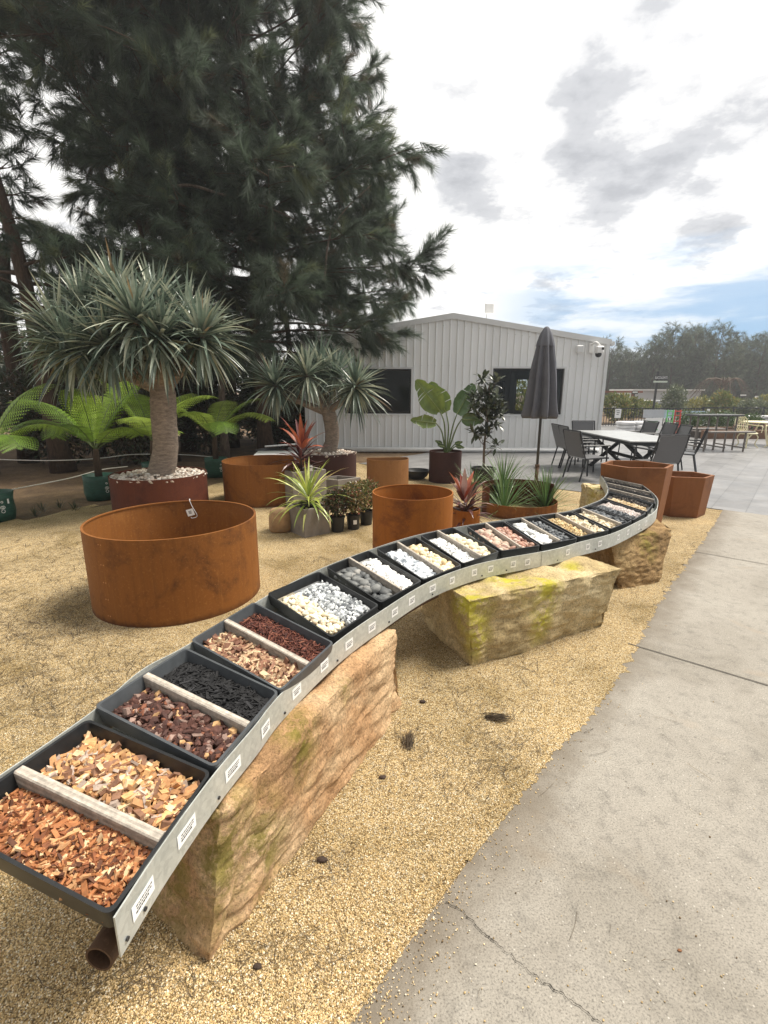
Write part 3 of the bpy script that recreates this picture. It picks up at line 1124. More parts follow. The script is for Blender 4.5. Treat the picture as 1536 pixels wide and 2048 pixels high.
for bx, by in [(290, 1815), (235, 1890), (440, 1597), (573, 1424), (680, 1319), (775, 1248), (862, 1197), (963, 1149), (1019, 1138), (1113, 1114), (1192, 1097), (1281, 1065)]:
    cand = [(abs(proj(p + (0, 0, -.088))[0] - bx), i) for i, p in enumerate(ff_[:-18])]
    i = max(1, min(min(cand)[1], len(ff_) - 2))
    tgt = ff_[i + 1] - ff_[i - 1]
    tgt /= np.linalg.norm(tgt)
    nrm = np.array((tgt[1], -tgt[0], 0))
    c = ff_[i] + (0, 0, -.086)
    MB().tube([c, c + nrm * .004], .005, 8).build('bolt', 'dark_metal', bench)


# ------------------------------------------------------------------ trays and what lies in them
def z4(x, y):
    return (780 + x * .41667, 900 + y * .41667)


TR = [((-132, 1644), (220, 1832), (425, 1541), (175, 1434)),
      ((185, 1412), (429.5, 1537), (560, 1383), (371, 1294)),
      ((379, 1280), (562, 1383), (669.7, 1285), (507.6, 1203)),
      ((532.5, 1187), (671, 1281), (766, 1213.6), (637.4, 1142)),
      ((651, 1134), (767.7, 1210), (850.7, 1165), (737, 1100)),
      ((751, 1097), (852, 1164), (930, 1133), (832, 1073)),
      ((839, 1070), (931, 1131), (1005, 1106), (905, 1054)),
      ((932, 1052), (1007, 1105), (1086, 1094), (1007, 1042)),
      ((1009, 1042), (1088, 1093), (1161, 1079), (1074, 1033)),
      ((1078, 1031), (1162, 1077), (1224, 1062), (1142, 1023)),
      ((1144, 1022), (1226, 1060), (1270, 1043), (1176, 1011)),
      ((1178, 1010), (1271.5, 1042), (1298, 1027), (1206, 998)),
      ((1208, 996), (1299, 1025.5), (1312, 1009), (1216.5, 983)),
      ((1217, 981.5), (1312, 1007.5), (1309, 995), (1215, 973)),
      ((1215, 971.5), (1308.5, 993.5), (1298, 980), (1210, 962)),
      ((1209.5, 961), (1296.5, 978.5), (1277, 965.5), (1203, 949.5))]
TIM = 'timber'
FINE = [(4, (0.36, 0.145, 0.055)), (3, (0.23, 0.082, 0.034)), (2, (0.52, 0.28, 0.13)), (2, (0.11, 0.045, 0.024)), (.8, (0.66, 0.47, 0.27))]
TAN = [(3, (0.60, 0.36, 0.16)), (3, (0.43, 0.225, 0.10)), (1.5, (0.70, 0.52, 0.31)), (3, (0.24, 0.125, 0.075)), (1.5, (0.42, 0.33, 0.27))]
NUG = [(5, (0.060, 0.026, 0.020)), (3, (0.105, 0.046, 0.034)), (1.5, (0.24, 0.16, 0.13)), (1, (0.20, 0.075, 0.04)), (.5, (0.50, 0.30, 0.14))]
BLK = [(5, (0.010, 0.010, 0.011)), (2, (0.022, 0.022, 0.024))]
MIX = [(3, (0.36, 0.22, 0.13)), (3, (0.24, 0.12, 0.075)), (2, (0.15, 0.07, 0.045)), (2, (0.52, 0.38, 0.24)), (1, (0.62, 0.48, 0.30))]
RED = [(4, (0.085, 0.026, 0.018)), (3, (0.15, 0.05, 0.033)), (1, (0.25, 0.10, 0.06)), (2, (0.045, 0.016, 0.012))]
CREAM = [(4, (0.72, 0.64, 0.45)), (3, (0.80, 0.75, 0.60)), (1, (0.62, 0.50, 0.36))]
SALT = [(3, (0.34, 0.36, 0.37)), (3, (0.56, 0.58, 0.59)), (2, (0.15, 0.16, 0.17)), (1, (0.72, 0.73, 0.73))]
DARK = [(3, (0.115, 0.120, 0.120)), (3, (0.17, 0.172, 0.165)), (2, (0.075, 0.08, 0.082)), (.6, (0.30, 0.29, 0.27))]
WHITE = [(4, (0.84, 0.84, 0.82)), (2, (0.76, 0.76, 0.74))]
BLUEW = [(3, (0.66, 0.69, 0.72)), (3, (0.78, 0.79, 0.80)), (2, (0.50, 0.54, 0.58))]
YEL = [(3, (0.74, 0.63, 0.42)), (2, (0.64, 0.48, 0.27)), (2, (0.80, 0.74, 0.58))]
PINK = [(3, (0.48, 0.34, 0.26)), (2, (0.58, 0.47, 0.37)), (2, (0.36, 0.21, 0.16)), (1, (0.66, 0.56, 0.44))]
RUST = [(3, (0.34, 0.17, 0.12)), (2, (0.24, 0.10, 0.075)), (2, (0.45, 0.27, 0.20)), (1, (0.55, 0.42, 0.35))]
GOLD = [(3, (0.58, 0.42, 0.20)), (2, (0.70, 0.56, 0.33)), (1, (0.36, 0.24, 0.11))]
BEIGE = [(3, (0.68, 0.58, 0.40)), (2, (0.76, 0.70, 0.55)), (1, (0.45, 0.36, 0.24))]
SLATE = [(3, (0.10, 0.11, 0.12)), (2, (0.18, 0.19, 0.20)), (1, (0.06, 0.065, 0.07))]
SAND = [(3, (0.68, 0.60, 0.56)), (2, (0.76, 0.70, 0.66))]
YSAND = [(3, (0.60, 0.45, 0.25)), (2, (0.70, 0.58, 0.40))]
SOIL = [(3, (0.022, 0.017, 0.014)), (2, (0.04, 0.03, 0.023)), (1, (0.10, 0.075, 0.055))]
# shape, (length, width, height) in metres, tilt, number, template
STK = ('s', (.028, .0058, .0038), .45, 2100)
CHK = ('s', (.033, .0125, .0058), .60, 760)
NGT = ('n', (.0145, .010, .0065), .75, 720)
MUL = ('s', (.032, .0060, .004), .3, 1500)
FIB = ('s', (.024, .0034, .0024), .5, 2600)
SPEC = [  # tray colour, divider?, [(colours, shape, v0, v1, label)]
    ('tray_black', 1, [(FINE, STK, 0, .5, 'fine orange red shredded bark in the nearest compartment'), (TAN, CHK, .5, 1, 'chunky tan wood chips in the far half of the nearest tray')]),
    ('tray_grey', 1, [(NUG, NGT, 0, .5, 'dark red brown bark nuggets in the nearest grey tray'), (BLK, MUL, .5, 1, 'jet black dyed mulch in the nearest grey tray')]),
    ('tray_grey', 1, [(MIX, CHK, 0, .5, 'mixed brown wood chips next to the black mulch'), (RED, FIB, .5, 1, 'dark red fibrous mulch beside the cream pebbles')]),
    ('tray_black', 0, [(CREAM, ('p', (.0125, .010, .007), .5, 330), 0, .42, 'cream pebbles heaped against the grey chips without a divider'), (SALT, ('a', (.011, .010, .009), .9, 700), .42, 1, 'grey and white speckled angular stone chips')]),
    ('tray_black', 1, [(DARK, ('p', (.024, .019, .014), .5, 120), 0, .5, 'large dark grey river pebbles'), (WHITE, ('p', (.012, .010, .009), .6, 380), .5, 1, 'bright white pebbles beside the dark grey river pebbles')]),
    ('tray_black', 1, [(BLUEW, ('a', (.019, .015, .012), .8, 200), 0, .5, 'angular bluish white marble pieces'), (YEL, ('p', (.016, .0135, .012), .5, 250), .5, 1, 'creamy yellow rounded pebbles')]),
    ('tray_black', 1, [(WHITE, ('a', (.013, .010, .008), .8, 450), 0, .5, 'jagged white stone chips'), (CREAM, ('p', (.020, .016, .013), .5, 150), .5, 1, 'large cream rounded pebbles')]),
    ('tray_black', 1, [(PINK, ('p', (.026, .020, .016), .5, 90), 0, .5, 'large pinkish tan river stones'), (RUST, ('p', (.017, .014, .011), .6, 190), .5, 1, 'rusty red brown pebbles')]),
    ('tray_black', 1, [(WHITE, ('p', (.030, .022, .018), .5, 70), 0, .5, 'largest smooth white stones'), (SLATE, ('p', (.014, .011, .009), .6, 280), .5, 1, 'small dark slate pebbles beside the largest white stones')]),
    ('tray_black', 1, [(GOLD, ('a', (.009, .008, .006), .8, 600), 0, .5, 'fine golden gravel'), (BEIGE, ('a', (.014, .011, .009), .7, 320), .5, 1, 'coarse beige gravel next to the fine golden gravel')]),
    ('tray_black', 1, [(BEIGE, ('a', (.011, .009, .007), .7, 450), 0, .5, 'pale straw coloured gravel behind the coarse beige gravel'), (SLATE, ('a', (.018, .014, .011), .7, 160), .5, 1, 'dark blue grey stones behind the straw coloured gravel')]),
    ('tray_black', 0, [(SLATE, ('a', (.009, .008, .006), .8, 600), 0, .5, 'fine dark grey road gravel'), (SAND, ('a', (.005, .005, .004), .8, 1400), .5, 1, 'pinkish white sand')]),
    ('tray_black', 0, [(YSAND, ('a', (.007, .006, .005), .8, 900), 0, .55, 'yellow sand heaped in a dark tray'), (SOIL, ('a', (.008, .007, .006), .8, 700), .55, 1, 'dark soil behind the yellow sand')]),
    ('tray_black', 1, [(SOIL, ('a', (.009, .007, .006), .8, 700), 0, .5, 'dark potting soil, nearest of the soil trays'), (SOIL, ('s', (.02, .004, .003), .5, 700), .5, 1, 'dark shredded compost in the nearest soil tray')]),
    ('tray_black', 1, [(SOIL, ('a', (.009, .007, .006), .8, 700), 0, .5, 'dark soil in the second soil tray from the far end'), (SOIL, ('a', (.011, .009, .007), .8, 600), .5, 1, 'crumbly black soil beside the last tray')]),
    ('tray_black', 1, [(SOIL, ('a', (.009, .007, .006), .8, 700), 0, .5, 'dark soil in the last tray of the bench'), (SOIL, ('a', (.009, .007, .006), .8, 600), .5, 1, 'black soil at the very far end of the bench')]),
]
TLAB = ['black plastic tray at the near end with orange shredded bark and tan chips', 'grey plastic tray with dark bark nuggets and black mulch', 'grey plastic tray with brown chips and dark red mulch',
        'black tray without divider holding cream pebbles and speckled grey chips', 'black tray with large dark grey pebbles and white pebbles', 'black tray with bluish white marble and creamy yellow pebbles',
        'black tray with jagged white chips and cream pebbles', 'black tray with pinkish river stones and rusty pebbles', 'black tray with the largest white stones and slate pebbles', 'black tray with golden and coarse beige gravel',
        'black tray with straw gravel and dark blue grey stones', 'black tray with dark road gravel and pinkish sand', 'black tray with yellow sand and a little dark soil', 'black soil tray nearest to the sand tray',
        'black soil tray between two other soil trays', 'black soil tray at the far end of the curved bench']


def bil(Q, u, v):
    u, v = np.asarray(u)[..., None], np.asarray(v)[..., None]
    return (1 - u) * (1 - v) * Q[0] + u * (1 - v) * Q[1] + u * v * Q[2] + (1 - u) * v * Q[3]


def rounded(Q, inset, rad, dz, k=5):
    """rounded outline of quad Q shrunk by inset metres (bilinear), lowered by dz"""
    lu = (np.linalg.norm(Q[1] - Q[0]) + np.linalg.norm(Q[2] - Q[3])) / 2
    lv = (np.linalg.norm(Q[3] - Q[0]) + np.linalg.norm(Q[2] - Q[1])) / 2
    a, b = inset / lu, inset / lv
    ru, rv = rad / lu, rad / lv
    U, V_ = [], []
    for (cu, cv, s) in ((a + ru, b + rv, np.pi), (1 - a - ru, b + rv, 1.5 * np.pi), (1 - a - ru, 1 - b - rv, 0), (a + ru, 1 - b - rv, .5 * np.pi)):
        for t in np.linspace(s, s + np.pi / 2, k):
            U.append(cu + ru * math.cos(t))
            V_.append(cv + rv * math.sin(t))
    return bil(Q, np.array(U), np.array(V_)) - (0, 0, dz)


for ti, (q, (tm, div, fills), tl) in enumerate(zip(TR, SPEC, TLAB)):
    zf, zb = 0.556, 0.606
    if ti in (1, 2):
        zf, zb = .560, .610
    Q = np.array([at(*q[0], zb)[:], at(*q[1], zf)[:], at(*q[2], zf)[:], at(*q[3], zb)[:]])
    if ti == 0:
        Q[:, 2] -= .004
    cen_ = Q.mean(0)
    root = thing('sample_tray', tl, 'tray', (cen_[0], cen_[1], cen_[2] - .075), 0, 'sample trays on the curved bench')
    Q = cen_ + (Q - cen_) * .992
    if 2 < ti < 13:                         # a finger's gap between the black trays and the front panel
        Q[1] += (Q[0] - Q[1]) * .045
        Q[2] += (Q[3] - Q[2]) * .045
    D = .052
    # body: flange, lip, inner wall, floor, outer wall
    loops = [rounded(Q, .006, .020, D), rounded(Q, .0, .020, .012), rounded(Q, .0, .020, .0), rounded(Q, .009, .016, .0), rounded(Q, .011, .016, .010), rounded(Q, .020, .014, D - .004)]
    k = len(loops[0])
    fs = []
    for l in range(5):
        for i in range(k):
            j = (i + 1) % k
            fs.append((l * k + i, l * k + j, (l + 1) * k + j, (l + 1) * k + i))
    fs += [tuple(range(5 * k, 6 * k)), tuple(reversed(range(k)))]
    m_ = MB().add(np.concatenate(loops), fs)
    auto_smooth(m_.build('tray_body', tm, root), 40)
    if div:
        vm = .5 if ti else .46
        tw = (.029 if ti < 3 else .018) / np.linalg.norm(Q[3] - Q[0])
        dq = bil(Q, np.array([.02, .98, .98, .02]), np.array([vm - tw / 2, vm - tw / 2, vm + tw / 2, vm + tw / 2]))
        top_ = dq + (0, 0, .003 if ti < 3 else .010)
        bev = dq + (0, 0, -.001 if ti < 3 else .006)
        ctr = top_.mean(0)
        topi = top_.copy()
        topi[0] += (top_[3] - top_[0]) * .12
        topi[1] += (top_[2] - top_[1]) * .12
        topi[2] += (top_[1] - top_[2]) * .12
        topi[3] += (top_[0] - top_[3]) * .12
        mb = MB()
        dr_ = np.random.default_rng(300 + ti)
        wood = np.array((0.40, 0.355, 0.30))

        def grain(A, B, C, D, ns, tone):
            """one face of the timber, A-B and D-C along the grain, in strips of slightly different grey"""
            A, B, C, D = [np.array(q_, float) for q_ in (A, B, C, D)]
            sh = tone * dr_.uniform(.72, 1.18, ns)
            for s_ in range(ns):
                a0, a1 = s_ / ns, (s_ + 1) / ns
                for g_ in range(14):
                    b0, b1 = g_ / 14, (g_ + 1) / 14
                    P4 = [(A + (B - A) * b) * (1 - a) + (D + (C - D) * b) * a for a, b in ((a0, b0), (a0, b1), (a1, b1), (a1, b0))]
                    mb.add(P4, [(0, 1, 2, 3)], wood * sh[s_] * dr_.uniform(.86, 1.12))
        lowq = dq - (0, 0, .046)
        grain(topi[0], topi[1], topi[2], topi[3], 6, 1.05)
        for a_, b_ in ((0, 1), (2, 3)):
            grain(lowq[a_], lowq[b_], bev[b_], bev[a_], 5, .85)
            grain(bev[a_], bev[b_], topi[b_], topi[a_], 1, 1.0)
        for a_, b_ in ((1, 2), (3, 0)):
            mb.add([lowq[a_], lowq[b_], bev[b_], bev[a_]], [(0, 1, 2, 3)], wood * .8)
            mb.add([bev[a_], bev[b_], topi[b_], topi[a_]], [(0, 1, 2, 3)], wood * .9)
        mb.build('divider', 'piece', root)
    for (cols, (kind, dim, tilt, num), v0, v1, lab) in fills:
        r_ = np.random.default_rng(100 + ti * 7 + int(v0 * 10))
        g_ = .055
        a_, b_ = v0 + (g_ if v0 == 0 else (.045 if div else .0)), v1 - (g_ if v1 == 1 else (.045 if div else .0))
        num = int(num * (1.0 if ti < 9 else .75) * (v1 - v0) / .5)
        U = r_.uniform(.055, .945, num)
        V_ = r_.uniform(a_, b_, num)
        if kind in 'pa':
            U = .09 + .86 * U
        lay = r_.random(num)
        low = {0: .030, 3: .022}.get(ti, .028)
        if kind == 'p' or kind == 'a':
            low = .024 if ti < 8 else .015
            low += .35 * dim[2]
        mound = .012 * np.sin(np.pi * U) * np.sin(np.pi * (V_ - a_) / (b_ - a_)) + .006 * np.array([noise.noise((u_ * 6 + ti, v_ * 4, 0)) for u_, v_ in zip(U, V_)])
        if kind in 'sn':
            mound = mound - .012 * (U < .18) * (1 - U / .18) - .004
        pos = bil(Q, U, V_)
        pos[:, 2] += -low + mound - .014 * lay
        sc_ = np.clip(np.exp(r_.normal(0, .34, (num, 1))), .5, 1.55)
        size = np.array(dim)[None] * sc_ * r_.uniform(.75, 1.25, (num, 3))
        col = pick(cols, num, .2, r_)
        mb = MB()
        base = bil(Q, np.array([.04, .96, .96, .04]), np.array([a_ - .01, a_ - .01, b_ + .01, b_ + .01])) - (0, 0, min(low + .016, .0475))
        mb.add(base, [(0, 1, 2, 3)], np.mean([c[1] for c in cols], 0) * (.18 if kind in 'sn' else .35))  # sheet under the pieces, its colour darkened to paint shade into the gaps
        if kind == 's':
            scatter(mb, CUBE, pos, size, rotm(num, tilt, r_), col, .12, r_)
        elif kind == 'n':
            scatter(mb, ICO1, pos, size, rotm(num, tilt, r_), col, .30, r_)
        elif kind == 'a':
            scatter(mb, ICO1 if ti < 9 else OCT, pos, size * (1.0 if ti < 9 else 1.25), rotm(num, tilt, r_), col, .26, r_)
        else:
            scatter(mb, ICO2 if ti < 8 else ICO1, pos, size, rotm(num, tilt, r_), col, .04, r_)
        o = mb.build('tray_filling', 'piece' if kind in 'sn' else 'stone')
        if kind == 'p':
            auto_smooth(o, 70)
        tag(o, lab, 'mulch' if kind in 'sn' else ('soil' if cols is SOIL else ('sand' if cols in (SAND, YSAND) else 'stones')), 'loose samples in the trays', 'stuff')


# ================================================================== CORTEN RINGS AND PLANTERS
def ring(name, label, c, r, h, mat, th=.006, wall=True, group=None, parts=None, seg=96, rimname=None):
    mb = MB()
    mb.lathe([(r - th, .012), (r - th, h - .012), (r - th - .004, h - .009), (r - th - .004, h), (r, h), (r, -.01)], (c[0], c[1], 0), seg)
    o = mb.build(name, mat)
    auto_smooth(o, 35)
    return tag(o, label, 'planter ring', group)


ringA = thing('corten_ring', 'largest rusty steel ring planter, empty, with a white tag hooked on its back rim', 'planter ring', (-1.665, 3.75, 0))
mb = MB()
mb.lathe([(.623, 0), (.623, .618), (.616, .622), (.616, .632), (.632, .632), (.632, -.01)], (-1.665, 3.75, 0), 128)
auto_smooth(mb.build('ring_wall', 'corten', ringA), 35)
for zz_ in (.06, .185, .31, .44, .585):
    for da in (-.018, .018):
        a = R(245) + da
        d = np.array((math.cos(a), math.sin(a), 0))
        c_ = np.array((-1.665, 3.75, zz_)) + d * .631
        MB().tube([c_, c_ + d * .003], .005, 8, (0.42, 0.2, 0.07)).build('rivet', 'piece', ringA)
# hook with tag
ph = at(382, 999, .632)
a = math.atan2(ph.y - 3.75, ph.x + 1.665)
hp = np.array((-1.665 + .615 * math.cos(a), 3.75 + .615 * math.sin(a), .632))
rd = np.array((math.cos(a), math.sin(a), 0))
sd = np.array((-rd[1], rd[0], 0)) * -1
hk = thing('hanging_tag', 'white square tag on a wire hook hanging inside the largest rusty ring', 'price tag', tuple(hp))
mb = MB()
mb.tube(spline([hp + rd * .020 + (0, 0, -.012), hp + rd * .012 + (0, 0, .012), hp - rd * .010 + (0, 0, .006), hp - rd * .012 + sd * .02 + (0, 0, -.055), hp - rd * .014 + sd * .055 + (0, 0, -.14), hp - rd * .014 + sd * .01 + (0, 0, -.16), hp - rd * .014 - sd * .0 + (0, 0, -.15)], 5), .0028, 6)
mb.build('wire_hook', 'white', hk)
mb = MB()
tcn = hp - rd * .02 + sd * .0 + (0, 0, -.105)
ux = sd * .96 + np.array((0, 0, .25))
uz = np.array((0, 0, .96)) - sd * .25
s_ = .032
mb.add([tcn - ux * s_ - uz * s_, tcn + ux * s_ - uz * s_, tcn + ux * s_ + uz * s_, tcn - ux * s_ + uz * s_], [(0, 1, 2, 3)])
for k in range(3):
    o_ = tcn - rd * .001 + uz * (.012 - k * .010)
    mb.add([o_ - ux * .015 - uz * .003, o_ + ux * .012 - uz * .003, o_ + ux * .012 + uz * .002, o_ - ux * .015 + uz * .002], [(0, 1, 2, 3)], None, 1)
mb.build('tag_card', ['label', 'ink'], hk)

ring('corten_ring', 'bright orange rusty ring planter right behind the white pebble trays', (.267, 4.47), .375, .70, 'corten_bright')
ring('corten_ring', 'rusty ring planter with dark patina between the two dragon trees', (-1.81, 7.36), .61, .60, 'corten')
ring('corten_ring', 'small rusty ring holding the nearest red cordyline', (.935, 5.44), .16, .31, 'corten_bright')
# D-shaped half ring
mb = MB()
dc = np.array((.06, 8.36))
outl = [(dc[0] + .36 * math.cos(t), dc[1] + .36 * math.sin(t)) for t in np.linspace(R(175), R(385), 40)]
inl = [(dc[0] + .352 * math.cos(t), dc[1] + .352 * math.sin(t)) for t in np.linspace(R(176), R(384), 40)]
k = 40
V = [(p[0], p[1], -.01) for p in outl] + [(p[0], p[1], .50) for p in outl] + [(p[0], p[1], .50) for p in inl] + [(p[0], p[1], .01) for p in inl]
f = []
for l in range(3):
    for i in range(k):
        j = (i + 1) % k
        f.append((l * k + i, l * k + j, (l + 1) * k + j, (l + 1) * k + i))
o = MB().add(V, f).build('half_round_planter', 'corten_tan')
auto_smooth(o, 30)
tag(o, 'pale rusty half round planter in front of the white pipe along the shed', 'planter')
# low stepped ring bed
lr = thing('stepped_ring_bed', 'low rusty steel ring bed stepped up at the back, planted with grass tufts', 'garden bed', (1.85, 6.57, 0))
for (a0, a1, h, nm, n_) in ((200, 372, .175, 'front_band', 60), (8, 204, .37, 'back_band', 70)):
    t = np.linspace(R(a0), R(a1), n_)
    ro, ri = (.505, .499) if nm == 'front_band' else (.498, .492)
    V = np.concatenate([np.stack([1.85 + r_ * np.cos(t), 6.57 + r_ * np.sin(t), np.full(n_, z_)], 1) for r_, z_ in ((ro, -.01), (ro, h), (ri, h), (ri, .0))])
    f = []
    for l in range(4):
        for i in range(n_ - 1):
            f.append((l * n_ + i, l * n_ + i + 1, ((l + 1) % 4) * n_ + i + 1, ((l + 1) % 4) * n_ + i))
    f += [(0, n_, 2 * n_, 3 * n_), (n_ - 1, 4 * n_ - 1, 3 * n_ - 1, 2 * n_ - 1)]
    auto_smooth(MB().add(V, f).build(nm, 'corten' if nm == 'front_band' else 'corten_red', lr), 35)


def hexpot(label, c, rx, h, rot, mat, taper=.88):
    mb = MB()
    def hx(r, z):
        return [(c[0] + r * math.cos(rot + i * math.pi / 3), c[1] + r * .86 * math.sin(rot + i * math.pi / 3), z) for i in range(6)]
    L_ = [hx(rx * taper, 0), hx(rx, h), hx(rx - .042, h), hx(rx - .045, h - .02), hx(rx * taper - .03, .12)]
    V = [p for l in L_ for p in l]
    f = [tuple(range(24, 30))]
    for l in range(4):
        for i in range(6):
            j = (i + 1) % 6
            f.append((l * 6 + i, l * 6 + j, l * 6 + 6 + j, l * 6 + 6 + i))
    mb.add(V, f)
    return tag(mb.build('hexagonal_planter', mat), label, 'planter')


hexpot('taller rusty hexagonal planter behind the far end of the tray display', (3.10, 5.97), .43, .75, R(-6), 'corten_hex')
hexpot('shorter rusty hexagonal planter standing beside the patio chairs', (4.02, 6.50), .37, .54, R(-15), 'corten_hex')

# ================================================================== THE SHED
FY = 13.45
BX0, BX1, APX, EZ, AZ_ = -2.12, 5.84, 1.76, 2.90, 3.52
MT['clad'] = plain('white grey steel cladding', (0.78, 0.79, 0.79), 0.42, 0.0, 0.07, 1.2, 0, 60, (1, 1, .35))
MT['trim'] = plain('pale steel trim', (0.66, 0.67, 0.67), 0.4, 0.0, 0.04, 3.0)
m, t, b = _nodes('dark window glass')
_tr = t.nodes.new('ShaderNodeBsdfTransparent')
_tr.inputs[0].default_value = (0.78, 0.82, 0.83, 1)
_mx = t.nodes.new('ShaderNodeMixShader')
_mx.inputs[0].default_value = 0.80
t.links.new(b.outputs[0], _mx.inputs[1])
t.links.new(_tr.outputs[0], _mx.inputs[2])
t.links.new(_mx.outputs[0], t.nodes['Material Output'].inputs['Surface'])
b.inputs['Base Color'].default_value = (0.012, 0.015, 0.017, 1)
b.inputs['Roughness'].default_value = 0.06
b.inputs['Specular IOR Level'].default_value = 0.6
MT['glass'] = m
MT['brown_metal0'] = plain('dark shelving', (0.05, 0.045, 0.04), .6, 0, .2)
WIN = [(-1.06, 0.71, 1.03, 2.19), (2.86, 4.74, 1.02, 2.21)]


def roofz(x):
    return EZ + (AZ_ - EZ) * ((x - BX0) / (APX - BX0) if x < APX else (BX1 - x) / (BX1 - APX))


shed = thing('shed', 'long white grey steel clad shed with a low gable and two dark windows', 'shed', ((BX0 + BX1) / 2, FY, 0))
xs = [(BX0, 0)]
x = BX0 + .10
while x < BX1 - .06:
    xs += [(x - .022, 0), (x - .012, .026), (x + .012, .026), (x + .022, 0)]
    x += .1865
xs.append((BX1, 0))
br = sorted({w_[0] for w_ in WIN} | {w_[1] for w_ in WIN})
prof = []
for (xa, da), (xb, db) in zip(xs[:-1], xs[1:]):
    cuts = [xa] + [c for c in br if xa + 1e-4 < c < xb - 1e-4] + [xb]
    for a, b_ in zip(cuts[:-1], cuts[1:]):
        fa = da + (db - da) * (a - xa) / (xb - xa)
        fb = da + (db - da) * (b_ - xa) / (xb - xa)
        prof.append((a, fa, b_, fb))
mb = MB()
for a, fa, b_, fb in prof:
    spans = [(.0, None)]
    mid_ = (a + b_) / 2
    zt = lambda q_: roofz(q_) - .02
    hit = [w_ for w_ in WIN if w_[0] < mid_ < w_[1]]
    if hit:
        w_ = hit[0]
        rows = [((.0, .0), (w_[2], w_[2])), ((w_[3], w_[3]), (zt(a), zt(b_)))]
    else:
        rows = [((.0, .0), (zt(a), zt(b_)))]
    for (z0a, z0b), (z1a, z1b) in rows:
        mb.add([(a, FY - fa, z0a), (b_, FY - fb, z0b), (b_, FY - fb, z1b), (a, FY - fa, z1a)], [(0, 1, 2, 3)])
fw = mb.build('front_wall', 'clad', shed)
sm = MB()
x = BX0 + .10
while x < BX1 - .06:
    for z_ in (.28, .95, 2.27, roofz(x) - .22):
        if not any(w_[0] - .06 < x < w_[1] + .06 and w_[2] - .06 < z_ < w_[3] + .06 for w_ in WIN):
            sm.box((x, FY - .029, z_), (.014, .008, .014))
    x += .1865
sm.build('screw', 'galv', fw)
mb = MB()
DP = 5.0
BW = (4.82, 5.22, .95, 2.05)            # a back window the daylight comes through
YB = FY + DP
mb.add([(BX1, FY, 0), (BX1, YB, 0), (BX1, YB, EZ), (BX1, FY, EZ), (BX0, FY, 0), (BX0, YB, 0), (BX0, YB, EZ), (BX0, FY, EZ)], [(0, 1, 2, 3), (5, 4, 7, 6)])
for (x0, x1, z0, z1) in ((BX0, BW[0], 0, EZ), (BW[1], BX1, 0, EZ), (BW[0], BW[1], 0, BW[2]), (BW[0], BW[1], BW[3], EZ)):
    mb.add([(x0, YB, z0), (x1, YB, z0), (x1, YB, z1), (x0, YB, z1)], [(3, 2, 1, 0)])
mb.add([(BX0, YB, EZ), (BX1, YB, EZ), (APX, YB, AZ_)], [(0, 1, 2)])
mb.build('side_walls', 'clad', shed)
mb = MB()
for xa, xb, za, zb_ in ((BX0 - .06, APX, EZ - .01, AZ_), (APX, BX1 + .06, AZ_, EZ - .01)):
    mb.add([(xa, FY - .05, za), (xb, FY - .05, zb_), (xb, FY + DP, zb_), (xa, FY + DP, za), (xa, FY - .05, za + .035), (xb, FY - .05, zb_ + .035), (xb, FY + DP, zb_ + .035), (xa, FY + DP, za + .035)],
           [(0, 3, 2, 1), (4, 5, 6, 7), (0, 1, 5, 4), (2, 3, 7, 6), (1, 2, 6, 5), (3, 0, 4, 7)])
mb.build('roof', 'clad', shed)
mb = MB()
for xa, xb, za, zb_ in ((BX0 - .05, APX, EZ, AZ_ + .012), (APX, BX1 + .05, AZ_ + .012, EZ)):
    mb.add([(xa, FY - .058, za - .10), (xb, FY - .058, zb_ - .10), (xb, FY - .058, zb_ + .038), (xa, FY - .058, za + .038), (xa, FY - .052, za - .10), (xb, FY - .052, zb_ - .10), (xb, FY - .052, zb_ + .038), (xa, FY - .052, za + .038)],
           [(0, 1, 2, 3), (7, 6, 5, 4), (4, 5, 1, 0), (3, 2, 6, 7)])
mb.build('barge_trim', 'trim', shed)
for cx in (BX0 + .035, BX1 - .03):
    MB().box((cx, FY - .015, EZ / 2), (.085, .09, EZ - .03)).build('corner_trim', 'trim', shed)
mb = MB()
mb.box((BX1 + .09, FY + 4.3, EZ - .06), (.10, 8.7, .10))
mb.tube([(BX1 + .085, FY - .05, EZ - .08), (BX1 + .085, FY - .09, EZ - .08)], .045, 12)
mb.build('gutter', 'trim', shed)
for wi, w_ in enumerate(WIN):
    fr = MB()
    d = .05
    for (x0, x1, z0, z1) in ((w_[0] - .045, w_[1] + .045, w_[3], w_[3] + .045), (w_[0] - .045, w_[1] + .045, w_[2] - .045, w_[2]), (w_[0] - .045, w_[0], w_[2], w_[3]), (w_[1], w_[1] + .045, w_[2], w_[3])):
        fr.box(((x0 + x1) / 2, FY - .02, (z0 + z1) / 2), (x1 - x0, .07, z1 - z0))
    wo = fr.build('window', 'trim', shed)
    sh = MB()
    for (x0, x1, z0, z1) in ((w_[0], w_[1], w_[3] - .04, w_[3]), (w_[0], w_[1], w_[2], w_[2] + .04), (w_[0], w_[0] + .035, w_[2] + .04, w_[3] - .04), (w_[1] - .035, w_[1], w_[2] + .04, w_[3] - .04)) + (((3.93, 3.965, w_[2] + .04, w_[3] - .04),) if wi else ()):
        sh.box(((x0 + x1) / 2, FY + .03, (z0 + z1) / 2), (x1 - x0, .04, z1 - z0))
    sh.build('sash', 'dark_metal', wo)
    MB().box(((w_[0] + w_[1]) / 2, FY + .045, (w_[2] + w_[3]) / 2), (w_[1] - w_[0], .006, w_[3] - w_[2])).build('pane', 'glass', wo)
MB().tube([(-2.6, FY - .11, .075), (BX1 - .02, FY - .11, .075)], .062, 14).build('base_pipe', 'white', shed, smooth=True)
